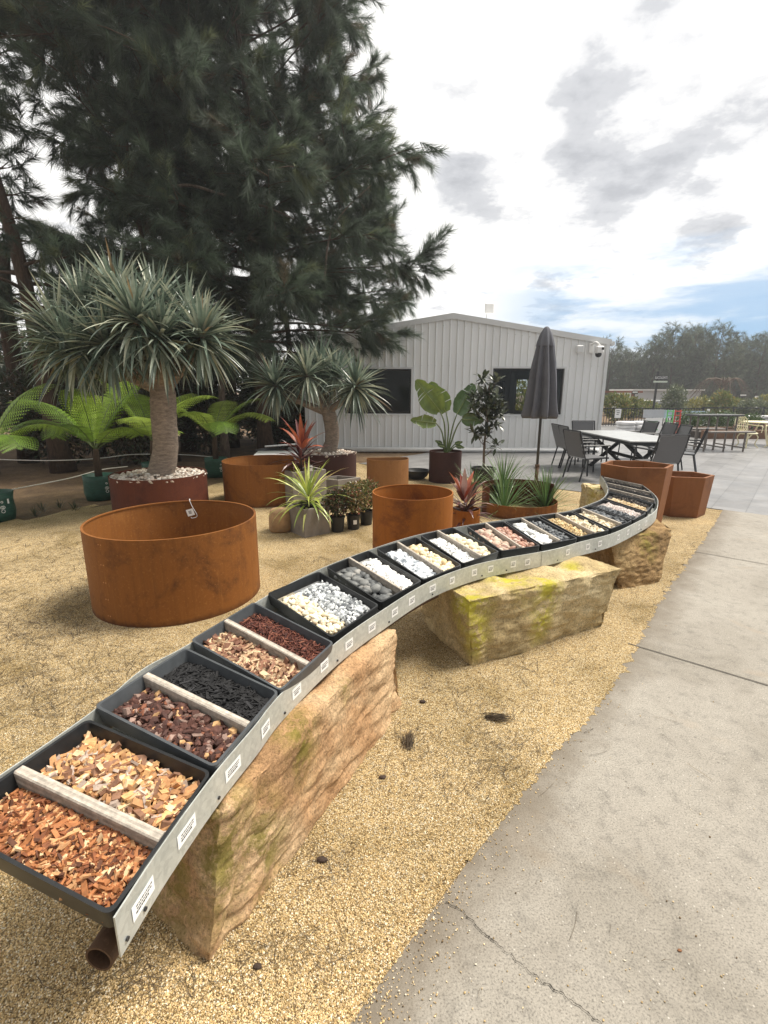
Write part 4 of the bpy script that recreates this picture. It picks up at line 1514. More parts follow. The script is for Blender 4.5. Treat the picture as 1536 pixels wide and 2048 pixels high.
MT['room'] = plain('dim room lining', (0.10, 0.095, 0.09), 0.8, 0, .2, 2)
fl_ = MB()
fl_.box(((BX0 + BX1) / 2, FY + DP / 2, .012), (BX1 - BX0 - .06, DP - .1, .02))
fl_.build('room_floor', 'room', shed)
for k_, (x_, y_, z_, w__, d__, lb_) in enumerate([(3.15, 15.2, 1.95, .8, .4, 'tall dark shelf rack inside the shed behind the right window'), (3.98, 15.8, 2.2, .14, .14, 'pale post inside the shed behind the right window'), (-.2, 15.0, 1.35, 1.2, .5, 'dark counter inside the shed behind the left window')]):
    rk = thing(['shelf_rack', 'indoor_post', 'shop_counter'][k_], lb_, ['shelf', 'post', 'counter'][k_], (x_, y_, .03))
    if k_ == 0:
        for sz_ in (.4, .9, 1.4, 1.9):
            MB().box((x_, y_, sz_), (w__, d__, .04)).build('shelf', 'brown_metal0', rk)
        for sx_ in (-1, 1):
            MB().box((x_ + sx_ * w__ / 2, y_, .98), (.04, d__, 1.9)).build('upright', 'brown_metal0', rk)
    elif k_ == 1:
        MB().box((x_, y_, z_ / 2 + .03), (w__, d__, z_), bev=.01).build('shaft', 'trim', rk)
        MB().box((x_, y_, .08), (w__ + .08, d__ + .08, .1), bev=.01).build('foot', 'trim', rk)
    else:
        MB().box((x_, y_, 1.0), (w__, d__, .05), bev=.01).build('counter_top', 'trim', rk)
        MB().box((x_, y_, .5), (w__ - .06, d__ - .06, .92)).build('counter_body', 'brown_metal0', rk)
# fittings on the wall
wl = thing('wall_lamp', 'white square flood lamp on the shed wall left of the security camera', 'lamp', (5.07, FY - .05, 2.63))
MB().box((5.07, FY - .09, 2.69), (.19, .08, .20), bev=.03).build('housing', 'white', wl)
MB().box((5.07, FY - .135, 2.69), (.15, .012, .16), bev=.005).build('lens', 'trim', wl)
sc_ = thing('security_camera', 'white security camera with a dark dome beside the shed corner', 'camera', (5.50, FY - .05, 2.55))
MB().box((5.38, FY - .045, 2.72), (.12, .05, .26), bev=.012).tube(spline([(5.38, FY - .07, 2.80), (5.42, FY - .22, 2.84), (5.50, FY - .26, 2.76)], 5), .035, 10).build('bracket', 'white', sc_, smooth=False)
MB().box((5.50, FY - .27, 2.66), (.20, .17, .19), bev=.03).build('body', 'white', sc_)
MB().lathe([(.001, -.085), (.04, -.078), (.07, -.05), (.082, 0), (.08, .02)], (5.49, FY - .27, 2.56), 20).build('dome', 'dark_metal', sc_, smooth=True)
MB().box((5.555, FY - .358, 2.685), (.06, .008, .06)).build('sensor', 'dark_metal', sc_)
an = thing('roof_antenna', 'small white flat antenna on a thin mast above the shed gable', 'antenna', (2.78, FY + .8, 3.3))
MB().tube([(2.78, FY + .8, 3.25), (2.78, FY + .8, 3.72)], .016, 8).build('mast', 'trim', an)
MB().box((2.84, FY + .76, 3.80), (.26, .05, .27), rot=.15, bev=.02).build('panel', 'white', an)

# ================================================================== SHE-OAKS
NEEDLE = [(4, (0.086, 0.118, 0.080)), (3, (0.108, 0.138, 0.104)), (2, (0.070, 0.090, 0.062)), (1, (0.14, 0.165, 0.09)), (.5, (0.12, 0.10, 0.065))]


def needles(mb, C, A, plen, npn, nl, nw, r, cols, spread=.62, grav=.18, pair=False):
    Pn = len(C)
    k = Pn * npn
    Cn = np.repeat(C, npn, 0)
    An = np.repeat(A, npn, 0)
    t_ = r.random((k, 1)) ** .8
    rad = r.normal(0, 1, (k, 3))
    rad -= An * (rad * An).sum(1)[:, None]
    rad /= np.linalg.norm(rad, axis=1)[:, None] + 1e-9
    d = An * .8 + rad * spread * r.uniform(.4, 1.2, (k, 1)) + np.array((0, 0, -grav))
    d /= np.linalg.norm(d, axis=1)[:, None]
    base = Cn + An * (t_ * plen * np.repeat(r.uniform(.6, 1.2, (Pn, 1)), npn, 0)) + np.array((0, 0, -.12)) * t_ ** 2 * plen
    s = np.cross(d, r.normal(0, 1, (k, 3)))
    s /= np.linalg.norm(s, axis=1)[:, None] + 1e-9
    L_ = nl * r.uniform(.55, 1.25, (k, 1))
    w_ = nw * r.uniform(.7, 1.2, (k, 1))
    V = np.stack([base - s * w_ / 2, base + s * w_ / 2, base + d * L_ + np.array((0, 0, -.10)) * L_], 1).reshape(-1, 3)
    F = np.arange(3 * k).reshape(-1, 3)
    col = np.repeat(pick(cols, Pn, .22, r), npn, 0) * r.uniform(.8, 1.2, (k, 1))
    mb.add(V, F, col)


def sheoak(label, base, H, zlo, radf, trunk_r, nbr, ppm, npn, plen, nl, nw, seed, lean=(0, 0), group=None, cols=NEEDLE, bark='bark', name='she_oak', limbs=True, rise=.35, asym=None, tw=1.0):
    r = np.random.default_rng(seed)
    root = thing(name, label, 'tree', base, 0, group)
    B = np.array(base, float)
    zs = np.linspace(0, H, 14)
    tp = np.array([[B[0] + lean[0] * z_ / H + .12 * math.sin(z_ * .7 + seed) * min(1, z_ / 3), B[1] + lean[1] * z_ / H + .10 * math.cos(z_ * .6 + seed), B[2] + z_] for z_ in zs])
    rr = trunk_r * np.clip(1 - zs / H * .93, .05, 1)
    rr[0] *= 1.45
    MB().tube(tp, rr, 12).build('trunk', bark, root, smooth=True)
    lm = MB()
    C, A = [], []
    for i in range(nbr):
        s = ((i + .5) / nbr)
        z_ = zlo + (H - .4 - zlo) * s ** .95
        az = i * 2.39996 + r.normal(0, .25)
        Lb = radf(z_) * r.uniform(.72, 1.08)
        if asym:
            Lb *= asym(az)
        if Lb < .15:
            Lb = .15
        p0 = np.array([np.interp(z_, zs, tp[:, j]) for j in range(3)])
        d0 = np.array((math.cos(az), math.sin(az), 0))
        sd_ = np.array((-d0[1], d0[0], 0))
        el = rise * (.5 + 1.2 * s)
        bend = r.normal(0, .12)
        ts = np.linspace(0, 1, 8)
        pts = np.array([p0 + d0 * Lb * t_ + sd_ * bend * Lb * t_ * t_ + np.array((0, 0, Lb * (el * t_ - .30 * t_ * t_ * (1 - s) + .08 * t_ ** 3))) for t_ in ts])
        if limbs:
            lm.tube(pts, np.linspace(max(.014, trunk_r * .26 * (1 - s * .7)), .006, 8), 5, caps=False)
        # secondary twigs carry the feathery sprays
        nsec = int(Lb * 2.3) + 2
        tgt = pts[-1] - pts[-3]
        tgt /= np.linalg.norm(tgt) + 1e-9
        for q_ in range(nsec):
            t0 = 1.0 if q_ == 0 else r.uniform(.22, 1.0) ** .8
            c0 = np.array([np.interp(t0, ts, pts[:, j]) for j in range(3)])
            sdir = tgt * r.uniform(.5, 1.0) + sd_ * r.normal(0, .75) + np.array((0, 0, r.uniform(-.25, .65)))
            sdir /= np.linalg.norm(sdir)
            ls = r.uniform(.45, 1.0) * min(1.0, .35 + Lb * .22) * tw
            e0 = c0 + sdir * ls + np.array((0, 0, -.10 * ls))
            if limbs:
                lm.tube([c0, c0 * .5 + e0 * .5 + (0, 0, .04 * ls), e0], [.012, .008, .004], 4, caps=False)
            npl = max(2, int(ls * ppm))
            tt = r.uniform(.1, 1.0, (npl, 1))
            C.append(c0 + (e0 - c0) * tt + r.normal(0, .07 * tw, (npl, 3)))
            a_ = sdir[None] + r.normal(0, .33, (npl, 3)) + np.array((0, 0, .05))
            A.append(a_ / np.linalg.norm(a_, axis=1)[:, None])
    C, A = np.concatenate(C), np.concatenate(A)
    dr = r.random(len(C)) < .22
    A[dr] = A[dr] * .5 + np.array((0, 0, -.8))
    A /= np.linalg.norm(A, axis=1)[:, None]
    if limbs:
        lm.build('limbs', bark, root, smooth=True)
    cm = MB()
    needles(cm, C, A, plen, npn, nl, nw, r, cols)
    cm.build('crown', 'needle', root)
    return root


def interp(zs, rs):
    return lambda z_: float(np.interp(z_, zs, rs))


GA = 'tall she-oaks on the left'
T1 = sheoak('largest she-oak, its feathery crown reaching over the shed roof', (-3.1, 13.0, 0), 13.5, 2.5, interp([2.4, 3.4, 4.4, 6, 7.4, 8.6, 10, 12, 13.5], [2.4, 3.4, 3.7, 3.4, 2.75, 2.35, 1.7, 1.1, .2]), .17, 150, 11, 150, .46, .27, .0078, 3, (-.2, 0), GA,
       asym=lambda az: 1.0)
sheoak('she-oak with a bare lower trunk leaning left at the edge of the photo', (-6.55, 9.9, 0), 11.5, 3.0, interp([3, 3.6, 4.1, 6.6, 7.3, 9, 11.5], [2.0, 2.0, .25, .25, 2.8, 2.6, .3]), .17, 60, 11, 120, .42, .26, .0090, 5, (-.9, -.2), GA)
sheoak('she-oak standing between the largest one and the leaning one', (-5.4, 13.6, 0), 14.0, 2.4, interp([2.4, 4, 7, 10, 12, 14], [2.0, 2.8, 2.5, 2.9, 2.2, .3]), .16, 66, 9, 110, .46, .27, .0098, 8, (.1, 0), GA)
sheoak('she-oak farthest to the left in the back row', (-10.6, 14.5, 0), 13.0, 2.2, interp([2.2, 4, 5.0, 8.8, 9.6, 13], [2.2, 2.2, .3, .3, 2.4, .4]), .17, 50, 10, 110, .46, .27, .0098, 12, (.3, 0), GA)
sheoak('slender she-oak with a pale peeling trunk behind the dark patina ring', (-3.95, 12.2, 0), 9.5, 3.6, interp([3.5, 5, 7, 9.5], [1.6, 2.0, 1.7, .2]), .095, 36, 10, 110, .42, .26, .0095, 17, (.2, .1), GA, bark='bark_pale')
sheoak('slender she-oak behind the big dragon tree trunk', (-4.9, 11.4, 0), 9.0, 3.6, interp([3.5, 5, 7, 9], [1.4, 1.9, 1.6, .2]), .085, 30, 10, 110, .42, .26, .0095, 19, (-.3, .1), GA)


for k_, (Yl, rad_, pxs) in enumerate([(10.6, .034, [(325, 378), (380, 371), (440, 388), (520, 410), (560, 425), (592, 440)]), (11.0, .022, [(392, 470), (440, 458), (480, 474), (520, 505), (536, 528)]),
                                      (10.8, .020, [(535, 330), (540, 400), (552, 470), (545, 520)]), (11.2, .026, [(648, 560), (660, 470), (690, 420), (742, 370)]), (11.4, .018, [(500, 380), (520, 440), (535, 520)])]):
    MB().tube(spline([atY(px_, py_, Yl + .12 * i_)[:] for i_, (px_, py_) in enumerate(pxs)], 6), np.linspace(rad_, rad_ * .3, 6 * (len(pxs) - 1) + 1), 7).build('bare_limb', 'bark_pale', T1, smooth=True)


def bush(label, c, rx, ry, h, n, lw, ll, cols, seed, name='shrub', mat='leaf', cat='shrub', group=None, stems=5, z0=.1, bark='bark', core=.25):
    r = np.random.default_rng(seed)
    root = thing(name, label, cat, c, 0, group)
    sm = MB()
    for i in range(stems):
        a = r.uniform(0, 6.28)
        tip = np.array((c[0] + rx * .6 * math.cos(a), c[1] + ry * .6 * math.sin(a), c[2] + h * r.uniform(.6, .95)))
        sm.tube(spline([(c[0], c[1], c[2]), (np.array(c) * .5 + tip * .5 + r.normal(0, rx * .08, 3)), tip], 4), np.linspace(max(.004, h * .014), .002, 9), 5)
    sm.build('stems', bark, root, smooth=True)
    u = r.normal(0, 1, (n, 3))
    u /= np.linalg.norm(u, axis=1)[:, None]
    rad = r.uniform(core, 1, (n, 1)) ** .6
    lump = 1 + .28 * np.array([[noise.noise(Vector(q * 1.9) + Vector((seed, 0, 0)))] for q in u])
    P = u * rad * lump * np.array((rx, ry, (h - z0 * h) / 2)) + np.array((c[0], c[1], c[2] + z0 * h + (h - z0 * h) / 2))
    d = u * .7 + r.normal(0, .6, (n, 3)) + np.array((0, 0, .15))
    d /= np.linalg.norm(d, axis=1)[:, None]
    s = np.cross(d, r.normal(0, 1, (n, 3)))
    s /= np.linalg.norm(s, axis=1)[:, None]
    L_ = ll * r.uniform(.6, 1.3, (n, 1))
    W_ = lw * r.uniform(.7, 1.2, (n, 1))
    nn = np.cross(d, s)
    V = np.stack([P, P + d * L_ * .45 + s * W_ / 2 + nn * W_ * .15, P + d * L_ - nn * W_ * .2, P + d * L_ * .45 - s * W_ / 2 + nn * W_ * .15], 1).reshape(-1, 3)
    mb = MB().add(V, np.arange(4 * n).reshape(-1, 4), pick(cols, n, .25, r))
    mb.build('foliage', mat, root)
    return root


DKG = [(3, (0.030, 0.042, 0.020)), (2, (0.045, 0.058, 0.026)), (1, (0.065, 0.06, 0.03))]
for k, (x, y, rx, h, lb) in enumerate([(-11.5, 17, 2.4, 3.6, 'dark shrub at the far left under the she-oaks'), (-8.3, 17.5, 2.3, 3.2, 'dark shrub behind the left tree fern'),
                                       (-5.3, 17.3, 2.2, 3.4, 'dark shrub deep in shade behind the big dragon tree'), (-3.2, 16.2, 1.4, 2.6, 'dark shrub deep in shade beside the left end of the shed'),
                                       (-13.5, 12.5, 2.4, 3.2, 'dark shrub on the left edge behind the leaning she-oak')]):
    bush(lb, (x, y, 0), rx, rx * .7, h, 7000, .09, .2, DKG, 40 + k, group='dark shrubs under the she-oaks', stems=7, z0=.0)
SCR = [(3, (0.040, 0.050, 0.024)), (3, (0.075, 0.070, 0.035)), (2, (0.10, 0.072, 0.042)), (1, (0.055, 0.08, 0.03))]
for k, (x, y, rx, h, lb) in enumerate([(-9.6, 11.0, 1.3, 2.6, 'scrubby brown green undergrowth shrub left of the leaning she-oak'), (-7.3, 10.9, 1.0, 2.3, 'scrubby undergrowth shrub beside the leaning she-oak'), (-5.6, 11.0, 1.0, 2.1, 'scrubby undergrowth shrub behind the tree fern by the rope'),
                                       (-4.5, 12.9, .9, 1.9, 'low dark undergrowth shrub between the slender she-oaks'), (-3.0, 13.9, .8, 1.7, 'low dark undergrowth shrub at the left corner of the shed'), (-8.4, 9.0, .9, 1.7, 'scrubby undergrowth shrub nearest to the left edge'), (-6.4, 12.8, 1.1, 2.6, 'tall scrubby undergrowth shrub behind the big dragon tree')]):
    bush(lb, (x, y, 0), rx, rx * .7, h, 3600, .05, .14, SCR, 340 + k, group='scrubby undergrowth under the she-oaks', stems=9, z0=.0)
for k, (x, y, hh, r0, ln_) in enumerate([(-8.2, 11.2, 4.6, .17, .25), (-7.2, 12.3, 4.4, .13, -.2), (-6.1, 12.6, 4.5, .10, .3), (-2.75, 14.2, 3.6, .10, .1), (-4.35, 14.4, 4.2, .14, -.1), (-7.75, 9.6, 4.6, .12, -.5)]):
    pts = [(x + ln_ * s + .05 * math.sin(7 * s + k), y + .05 * math.cos(5 * s + k), hh * s) for s in np.linspace(0, 1, 8)]
    tr_ = thing('bare_tree', ['thick brown trunk far left beside the leaning she-oak', 'bare brown trunk left of the first tree fern', 'slim shaggy trunk behind the first tree fern', 'dark trunk in shade at the left corner of the shed',
                              'dark trunk between the slender she-oaks', 'crooked trunk nearest to the left edge of the photo'][k], 'tree trunk', (x, y, 0), 0, 'bare trunks under the canopy')
    MB().tube(pts, np.linspace(r0 * 1.3, r0 * .6, 8), 12).build('trunk', 'bark', tr_, smooth=True)
    r_ = np.random.default_rng(60 + k)
    for q in range(4):
        s = r_.uniform(.35, .95)
        p0 = np.array([np.interp(s, np.linspace(0, 1, 8), [p[j] for p in pts]) for j in range(3)])
        az = r_.uniform(0, 6.28)
        MB().tube(spline([p0, p0 + np.array((math.cos(az) * .4, math.sin(az) * .4, .25)), p0 + np.array((math.cos(az) * .9, math.sin(az) * .9, .35 + r_.normal(0, .2)))], 4), np.linspace(.022, .006, 9), 5).build('branch', 'bark', tr_, smooth=True)


# ================================================================== STRAP-LEAVED PLANTS
def blade(mb, base, d, L_, w, droop, col, r, nseg=6, fold=.22, tipw=0.0, wpos=.25):
    p = np.array(base, float)
    d = np.array(d, float)
    d /= np.linalg.norm(d)
    V = []
    st = L_ / nseg
    tw = r.normal(0, .25)
    for i in range(nseg + 1):
        t_ = i / nseg
        side = np.cross(d, (0, 0, 1.0))
        nl = np.linalg.norm(side)
        side = side / nl if nl > 1e-3 else np.array((1.0, 0, 0))
        up = np.cross(side, d)
        side = side * math.cos(tw * t_) + up * math.sin(tw * t_)
        up = np.cross(side, d)
        ww = w * (.55 + .45 * min(1, t_ / wpos)) * (1 - max(0, (t_ - wpos) / (1 - wpos)) ** 1.7) + tipw
        V += [p - side * ww / 2 + up * fold * ww / 2, p, p + side * ww / 2 + up * fold * ww / 2]
        p = p + d * st
        d = d + np.array((0, 0, -droop * st / max(L_, .01) * (.3 + 1.4 * t_)))
        d /= np.linalg.norm(d)
    f = []
    for i in range(nseg):
        a = i * 3
        f += [(a, a + 1, a + 4, a + 3), (a + 1, a + 2, a + 5, a + 4)]
    mb.add(V, f, np.array(col))


def rosette(mb, c, axis, n, L_, w, r, cols, el0=-35, el1=88, droop=(.2, 1.2), **kw):
    """a head of strap leaves; the outer ones hang, the inner ones stand up around the axis"""
    ax = Vector(axis).normalized()
    q = Vector((0, 0, 1)).rotation_difference(ax)
    for i in range(n):
        s = (i + .5) / n
        el = R(el1 + (el0 - el1) * s ** .8) + r.normal(0, .10)
        az = i * 2.39996 + r.normal(0, .2)
        d = q @ Vector((math.cos(az) * math.cos(el), math.sin(az) * math.cos(el), math.sin(el)))
        dr = droop[0] + (droop[1] - droop[0]) * s + abs(r.normal(0, .22)) * (1 if r.random() < .8 else 3)
        cc = pick(cols, 1, .16, r)[0]
        blade(mb, np.array(c) + np.array(d) * .03 - np.array(ax) * .10 * s, d, L_ * r.uniform(.75, 1.1) * (.8 + .3 * math.sin(s * 3.1)), w * r.uniform(.85, 1.1), dr, cc, r, **kw)


DRG = [(4, (0.17, 0.225, 0.175)), (3, (0.29, 0.335, 0.265)), (3, (0.085, 0.12, 0.092)), (2, (0.43, 0.45, 0.34)), (.15, (.30, .21, .11))]


def pebble_top(c, rad, z, n, cols, label, seed, dim=(.030, .024, .016)):
    r = np.random.default_rng(seed)
    a = r.uniform(0, 2 * np.pi, n)
    q = np.sqrt(r.random(n)) * rad
    P = np.stack([c[0] + q * np.cos(a), c[1] + q * np.sin(a), z + r.uniform(-.012, .006, n) + .03 * (1 - q / rad)], 1)
    mb = MB().disc((c[0], c[1], z - .012), rad, 40, (0.16, .12, .09))
    scatter(mb, ICO1, P, np.array(dim)[None] * np.exp(r.normal(0, .25, (n, 1))) * r.uniform(.8, 1.2, (n, 3)), rotm(n, .4, r), pick(cols, n, .2, r), .12, r)
    return tag(auto_smooth(mb.build('pebble_topping', 'stone'), 70), label, 'pebbles', None, 'stuff')


PEB = [(3, (0.50, 0.43, 0.36)), (2, (0.62, 0.56, 0.49)), (2, (0.38, 0.29, 0.23)), (1, (0.70, 0.66, 0.60))]


def round_pot(mb_name, label, c, r0, r1, h, mat, th=.012, cat='plant pot', soil=None, group=None, seg=48, lip=.0):
    root = thing(mb_name, label, cat, (c[0], c[1], 0), 0, group)
    z = c[2] if len(c) > 2 else 0
    pr = [(r0 * .01, z), (r0, z), (r1, z + h - lip), (r1 + lip * .5, z + h - lip), (r1 + lip * .5, z + h), (r1 - th, z + h), (r0 * .2 + (r1 - th) * .8, z + h * .72)]
    if lip == 0:
        pr = [(r0 * .01, z), (r0, z), (r1, z + h), (r1 - th, z + h), (r0 * .2 + (r1 - th) * .8, z + h * .72)]
    auto_smooth(MB().lathe(pr, (c[0], c[1], 0), seg).build('pot_wall', mat, root), 35)
    if soil:
        MB().disc((c[0], c[1], z + h - soil), r1 - th * .5, 32).build('soil', 'soil', root)
    return root


# --- big dragon tree
DC = np.array((-3.18, 6.85))
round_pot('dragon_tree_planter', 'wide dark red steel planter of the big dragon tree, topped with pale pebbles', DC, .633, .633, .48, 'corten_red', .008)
pebble_top(DC, .622, .452, 620, PEB, 'pale pinkish pebbles covering the planter of the big dragon tree', 71)


def dragon(label, c, z0, trunk_px, heads, r0, r1, nleaf, L_, w, seed, Yc):
    r = np.random.default_rng(seed)
    root = thing('dragon_tree', label, 'dragon tree', (c[0], c[1], z0))
    tp = [atY(px, py, Yc) for px, py in trunk_px]
    pts = spline([(c[0], c[1], z0 - .06)] + [p[:] for p in tp], 6)
    rad = np.interp(np.linspace(0, 1, len(pts)), [0, .25, .7, 1], [r0 * 1.12, r0, r0 * 1.02, r1])
    rad = rad * (1 + .02 * np.sin(np.arange(len(pts)) * 2.1))
    MB().tube(pts, rad, 24).build('trunk', 'bark_dragon', root, smooth=True)
    lm = MB()
    top = np.array(pts[-1])
    for i, (px, py, dy, ax) in enumerate(heads):
        h = np.array(atY(px, py, Yc + dy)[:])
        b_ = h - np.array(ax) / np.linalg.norm(ax) * .22
        mid_ = top * .45 + b_ * .55 + np.array((0, 0, -.05))
        lm.tube(spline([top - (0, 0, .12), mid_, b_, h], 5), np.linspace(r1 * .62, r1 * .30, 16), 10)
        hm = MB()
        rosette(hm, h, ax, nleaf, L_, w, r, DRG, -58, 86, (.10, 1.0), nseg=7, fold=.35, wpos=.2)
        hm.build('leaf_head', 'leaf', root)
    lm.build('branches', 'bark_dragon', root, smooth=True)
    return root


MT['bark_dragon'] = mat_bark('ringed grey bark', (0.27, 0.215, 0.17))
t = MT['bark_dragon'].node_tree
for nd in t.nodes:
    if nd.type == 'MAPPING':
        nd.inputs['Scale'].default_value = (1, 1, 3.2)
    if nd.type == 'TEX_NOISE':
        nd.inputs['Scale'].default_value = 12
    if nd.type == 'BUMP':
        nd.inputs['Strength'].default_value = .35
dragon('big dragon tree with a thick grey trunk and a wide dome of grey green leaves', DC, .45, [(331, 900), (328, 840), (326, 790), (325, 765)],
       [(212, 688, -.45, (-.25, -.6, .55)), (112, 662, -.1, (-.9, -.1, .5)), (165, 618, .15, (-.5, .1, .9)), (272, 640, -.50, (.05, -.5, .85)), (235, 592, .1, (-.1, .1, 1)), (312, 612, .2, (.25, .2, 1)),
        (320, 676, -.40, (.25, -.5, .7)), (405, 672, -.15, (.6, -.25, .8)), (375, 640, .35, (.35, .4, .9)), (140, 700, -.35, (-.7, -.5, .4))],
       .165, .14, 185, .70, .056, 21, 6.85)
# --- second dragon tree
D2 = np.array((-1.11, 9.49))
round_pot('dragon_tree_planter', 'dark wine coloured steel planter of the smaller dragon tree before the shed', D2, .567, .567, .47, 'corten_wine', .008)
pebble_top(D2, .556, .448, 420, PEB, 'greyish pebbles covering the planter of the smaller dragon tree', 72)
dragon('smaller dragon tree with three spreading heads in front of the shed', D2, .45, [(664, 880), (661, 840), (652, 812)],
       [(548, 768, -.1, (-.5, -.2, .85)), (614, 748, -.15, (-.15, -.25, 1)), (712, 772, -.35, (.35, -.55, .75)), (640, 735, .45, (0, .4, 1)), (672, 748, .25, (.25, .2, 1))],
       .135, .12, 135, .72, .055, 22, 9.49)

# --- cordylines, flax, grasses
YG = [(3, (0.36, 0.42, 0.08)), (2, (0.52, 0.55, 0.18)), (2, (0.22, 0.30, 0.06)), (.7, (0.62, 0.50, 0.25))]
RDC = [(3, (0.26, 0.055, 0.030)), (2, (0.12, 0.028, 0.025)), (2, (0.36, 0.10, 0.05)), (1, (0.33, 0.22, 0.20))]
DRC = [(3, (0.065, 0.025, 0.028)), (2, (0.11, 0.04, 0.04)), (1, (0.24, 0.19, 0.19))]
LOM = [(3, (0.085, 0.165, 0.050)), (2, (0.13, 0.22, 0.07)), (1, (0.20, 0.27, 0.11))]


def strap_plant(name, label, cat, c, n, L_, w, cols, seed, el0, el1, droop, stem=0.0, heads=None, nseg=6, wpos=.3):
    r = np.random.default_rng(seed)
    root = thing(name, label, cat, c)
    hm = MB()
    base = np.array(c, float)
    if stem:
        MB().tube([base, base + (0.01, 0, stem * .5), base + (0, 0, stem)], [.016, .014, .012], 8).build('stem', 'bark', root, smooth=True)
    for hd in (heads or [(0, 0, stem, n, cols, L_, w, el0, el1)]):
        rosette(hm, base + np.array(hd[:3]), (0, 0, 1), hd[3], hd[5], hd[6], r, hd[4], hd[7], hd[8], droop, nseg=nseg, fold=.3, wpos=wpos)
    hm.build('leaves', 'leaf', root)
    return root


# concrete cube with yellow cordyline
def cube_planter(label, near, left, right, h, mat):
    n_, l_, r_ = [np.array((p[0], p[1])) for p in (near, left, right)]
    far = l_ + r_ - n_
    Q = np.array([[*n_, 0], [*r_, 0], [*far, 0], [*l_, 0]])
    root = thing('concrete_planter', label, 'planter', tuple(Q.mean(0)))
    c_ = Q.mean(0)
    inn = c_ + (Q - c_) * .84
    V = np.concatenate([Q + (0, 0, .0), Q + (0, 0, h - .006), c_ + (Q - c_) * .985 + (0, 0, h), inn + (0, 0, h), inn + (0, 0, h * .55)])
    f = []
    for l in range(4):
        for i in range(4):
            j = (i + 1) % 4
            f.append((l * 4 + i, l * 4 + j, l * 4 + 4 + j, l * 4 + 4 + i))
    f.append((16, 17, 18, 19))
    MB().add(V, f).build('planter_wall', mat, root)
    return c_, root


MT['cement'] = plain('grey brown cement', (0.215, 0.19, 0.165), 0.85, 0, 0.22, 5, 0.35, 70)
c_, _ = cube_planter('nearest grey cement cube planter holding a black pot with the yellow cordyline', (-.885, 5.28), (-1.11, 5.56), (-.63, 5.49), .325, 'cement')
round_pot('nursery_pot', 'black nursery pot set inside the nearest cement cube planter', (c_[0], c_[1] - .02, .20), .085, .105, .165, 'pot_black', .006, soil=.02, lip=.018)
strap_plant('yellow_cordyline', 'arching yellow green cordyline in the nearest cement cube planter', 'cordyline', (c_[0], c_[1] - .02, .345), 62, .52, .030, YG, 31, -12, 82, (.5, 1.5), .10)
for k, (dx, dz, s) in enumerate([(0, 0, 1)]):
    pass
c2, _ = cube_planter('tall grey cement box planter behind the yellow cordyline, with the dark red cordyline', (-1.27, 6.72), (-1.52, 7.02), (-.84, 7.02), .51, 'cement')
strap_plant('red_cordyline', 'dark red cordyline with upright orange leaves in the tall cement box planter', 'cordyline', (c2[0] - .02, c2[1], .36), 0, .4, .06, DRC, 32, -20, 80, (.2, 1.1), .34,
            [(0, 0, .16, 26, DRC, .34, .045, -35, 55), (0, 0, .34, 26, DRC, .42, .05, -10, 70), (.02, 0, .50, 14, RDC, .46, .07, 30, 84)])
c3, _ = cube_planter('low grey cement box planter half hidden behind the red leaved shrubs', (-.68, 7.15), (-1.05, 7.32), (-.36, 7.40), .33, 'cement')
tg_ = thing('plant_tag', 'small white plant tag at the rim of the tall cement box', 'plant tag', (-1.03, 6.80, .5))
MB().box((-1.03, 6.80, .56), (.055, .004, .075), bev=.0015).build('tag_card', 'label', tg_)
MB().box((-1.03, 6.797, .568), (.04, .003, .012)).build('tag_print', 'ink', tg_)
# round stone drum
dr_ = at(558, 1067)
mb = MB()
mb.lathe([(.001, 0), (.125, .0), (.138, .03), (.136, .15), (.122, .235), (.105, .262), (.06, .272), (.001, .274)], (dr_.x, dr_.y + .13, 0), 40, None, 0, lambda th, r_, z, i: r_ * (1 + .035 * np.sin(2 * th + 1) + .02 * np.sin(5 * th)))
tag(mb.build('stone_drum', plain('tan sandstone', (0.36, 0.23, 0.12), .9, 0, .3, 8, .5, 60), smooth=True), 'tan rounded sandstone drum left of the nearest cement cube', 'stone drum')
# nursery pots with shrubs
NAN = [(3, (0.085, 0.115, 0.035)), (3, (0.17, 0.155, 0.045)), (2, (0.24, 0.10, 0.06)), (1, (0.33, 0.24, 0.09))]
NAN2 = [(3, (0.055, 0.075, 0.03)), (2, (0.10, 0.085, 0.04)), (2, (0.16, 0.065, 0.05))]
for k, ((px, py), r_, h, hb, cl, lb, lb2) in enumerate([((674, 1066), .085, .185, .33, NAN2, 'open grey black nursery pot beside the nearest cement cube', 'dark reddish shrub in the nursery pot beside the cement cube'),
                                                   ((706, 1061), .082, .18, .40, NAN, 'black nursery pot with a white label, middle of the three small pots', 'bronze green shrub in the labelled nursery pot'),
                                                   ((732, 1052), .085, .18, .40, NAN, 'black nursery pot closest to the bright orange ring', 'bronze green shrub closest to the bright orange ring')]):
    p = at(px, py)
    p = Vector((p.x, p.y + r_, 0))
    rp = round_pot('nursery_pot', lb, (p.x, p.y, 0), r_ * .82, r_, h, 'pot_black', .005, soil=.02, lip=.016, group='small nursery pots')
    if k == 1:
        m_ = MB()
        aa = math.atan2(-p.y, -p.x) + .25
        q = np.array((p.x + r_ * 1.02 * math.cos(aa), p.y + r_ * 1.02 * math.sin(aa), .10))
        m_.box(q, (.006, .042, .05), aa)
        m_.build('pot_label', 'label', rp)
        tgp = thing('plant_tag', 'pink picture tag stuck in the middle nursery pot', 'plant tag', (p.x + .06, p.y - .03, .16))
        MB().box((p.x + .07, p.y - .05, .25), (.022, .003, .12), .2).build('tag_card', plain('pink card', (.55, .25, .22), .5), tgp)
    bush(lb2, (p.x, p.y, h - .02), .20 if k else .15, .18, hb * 1.0, 1900, .018, .036, cl, 80 + k, stems=7, z0=.12)

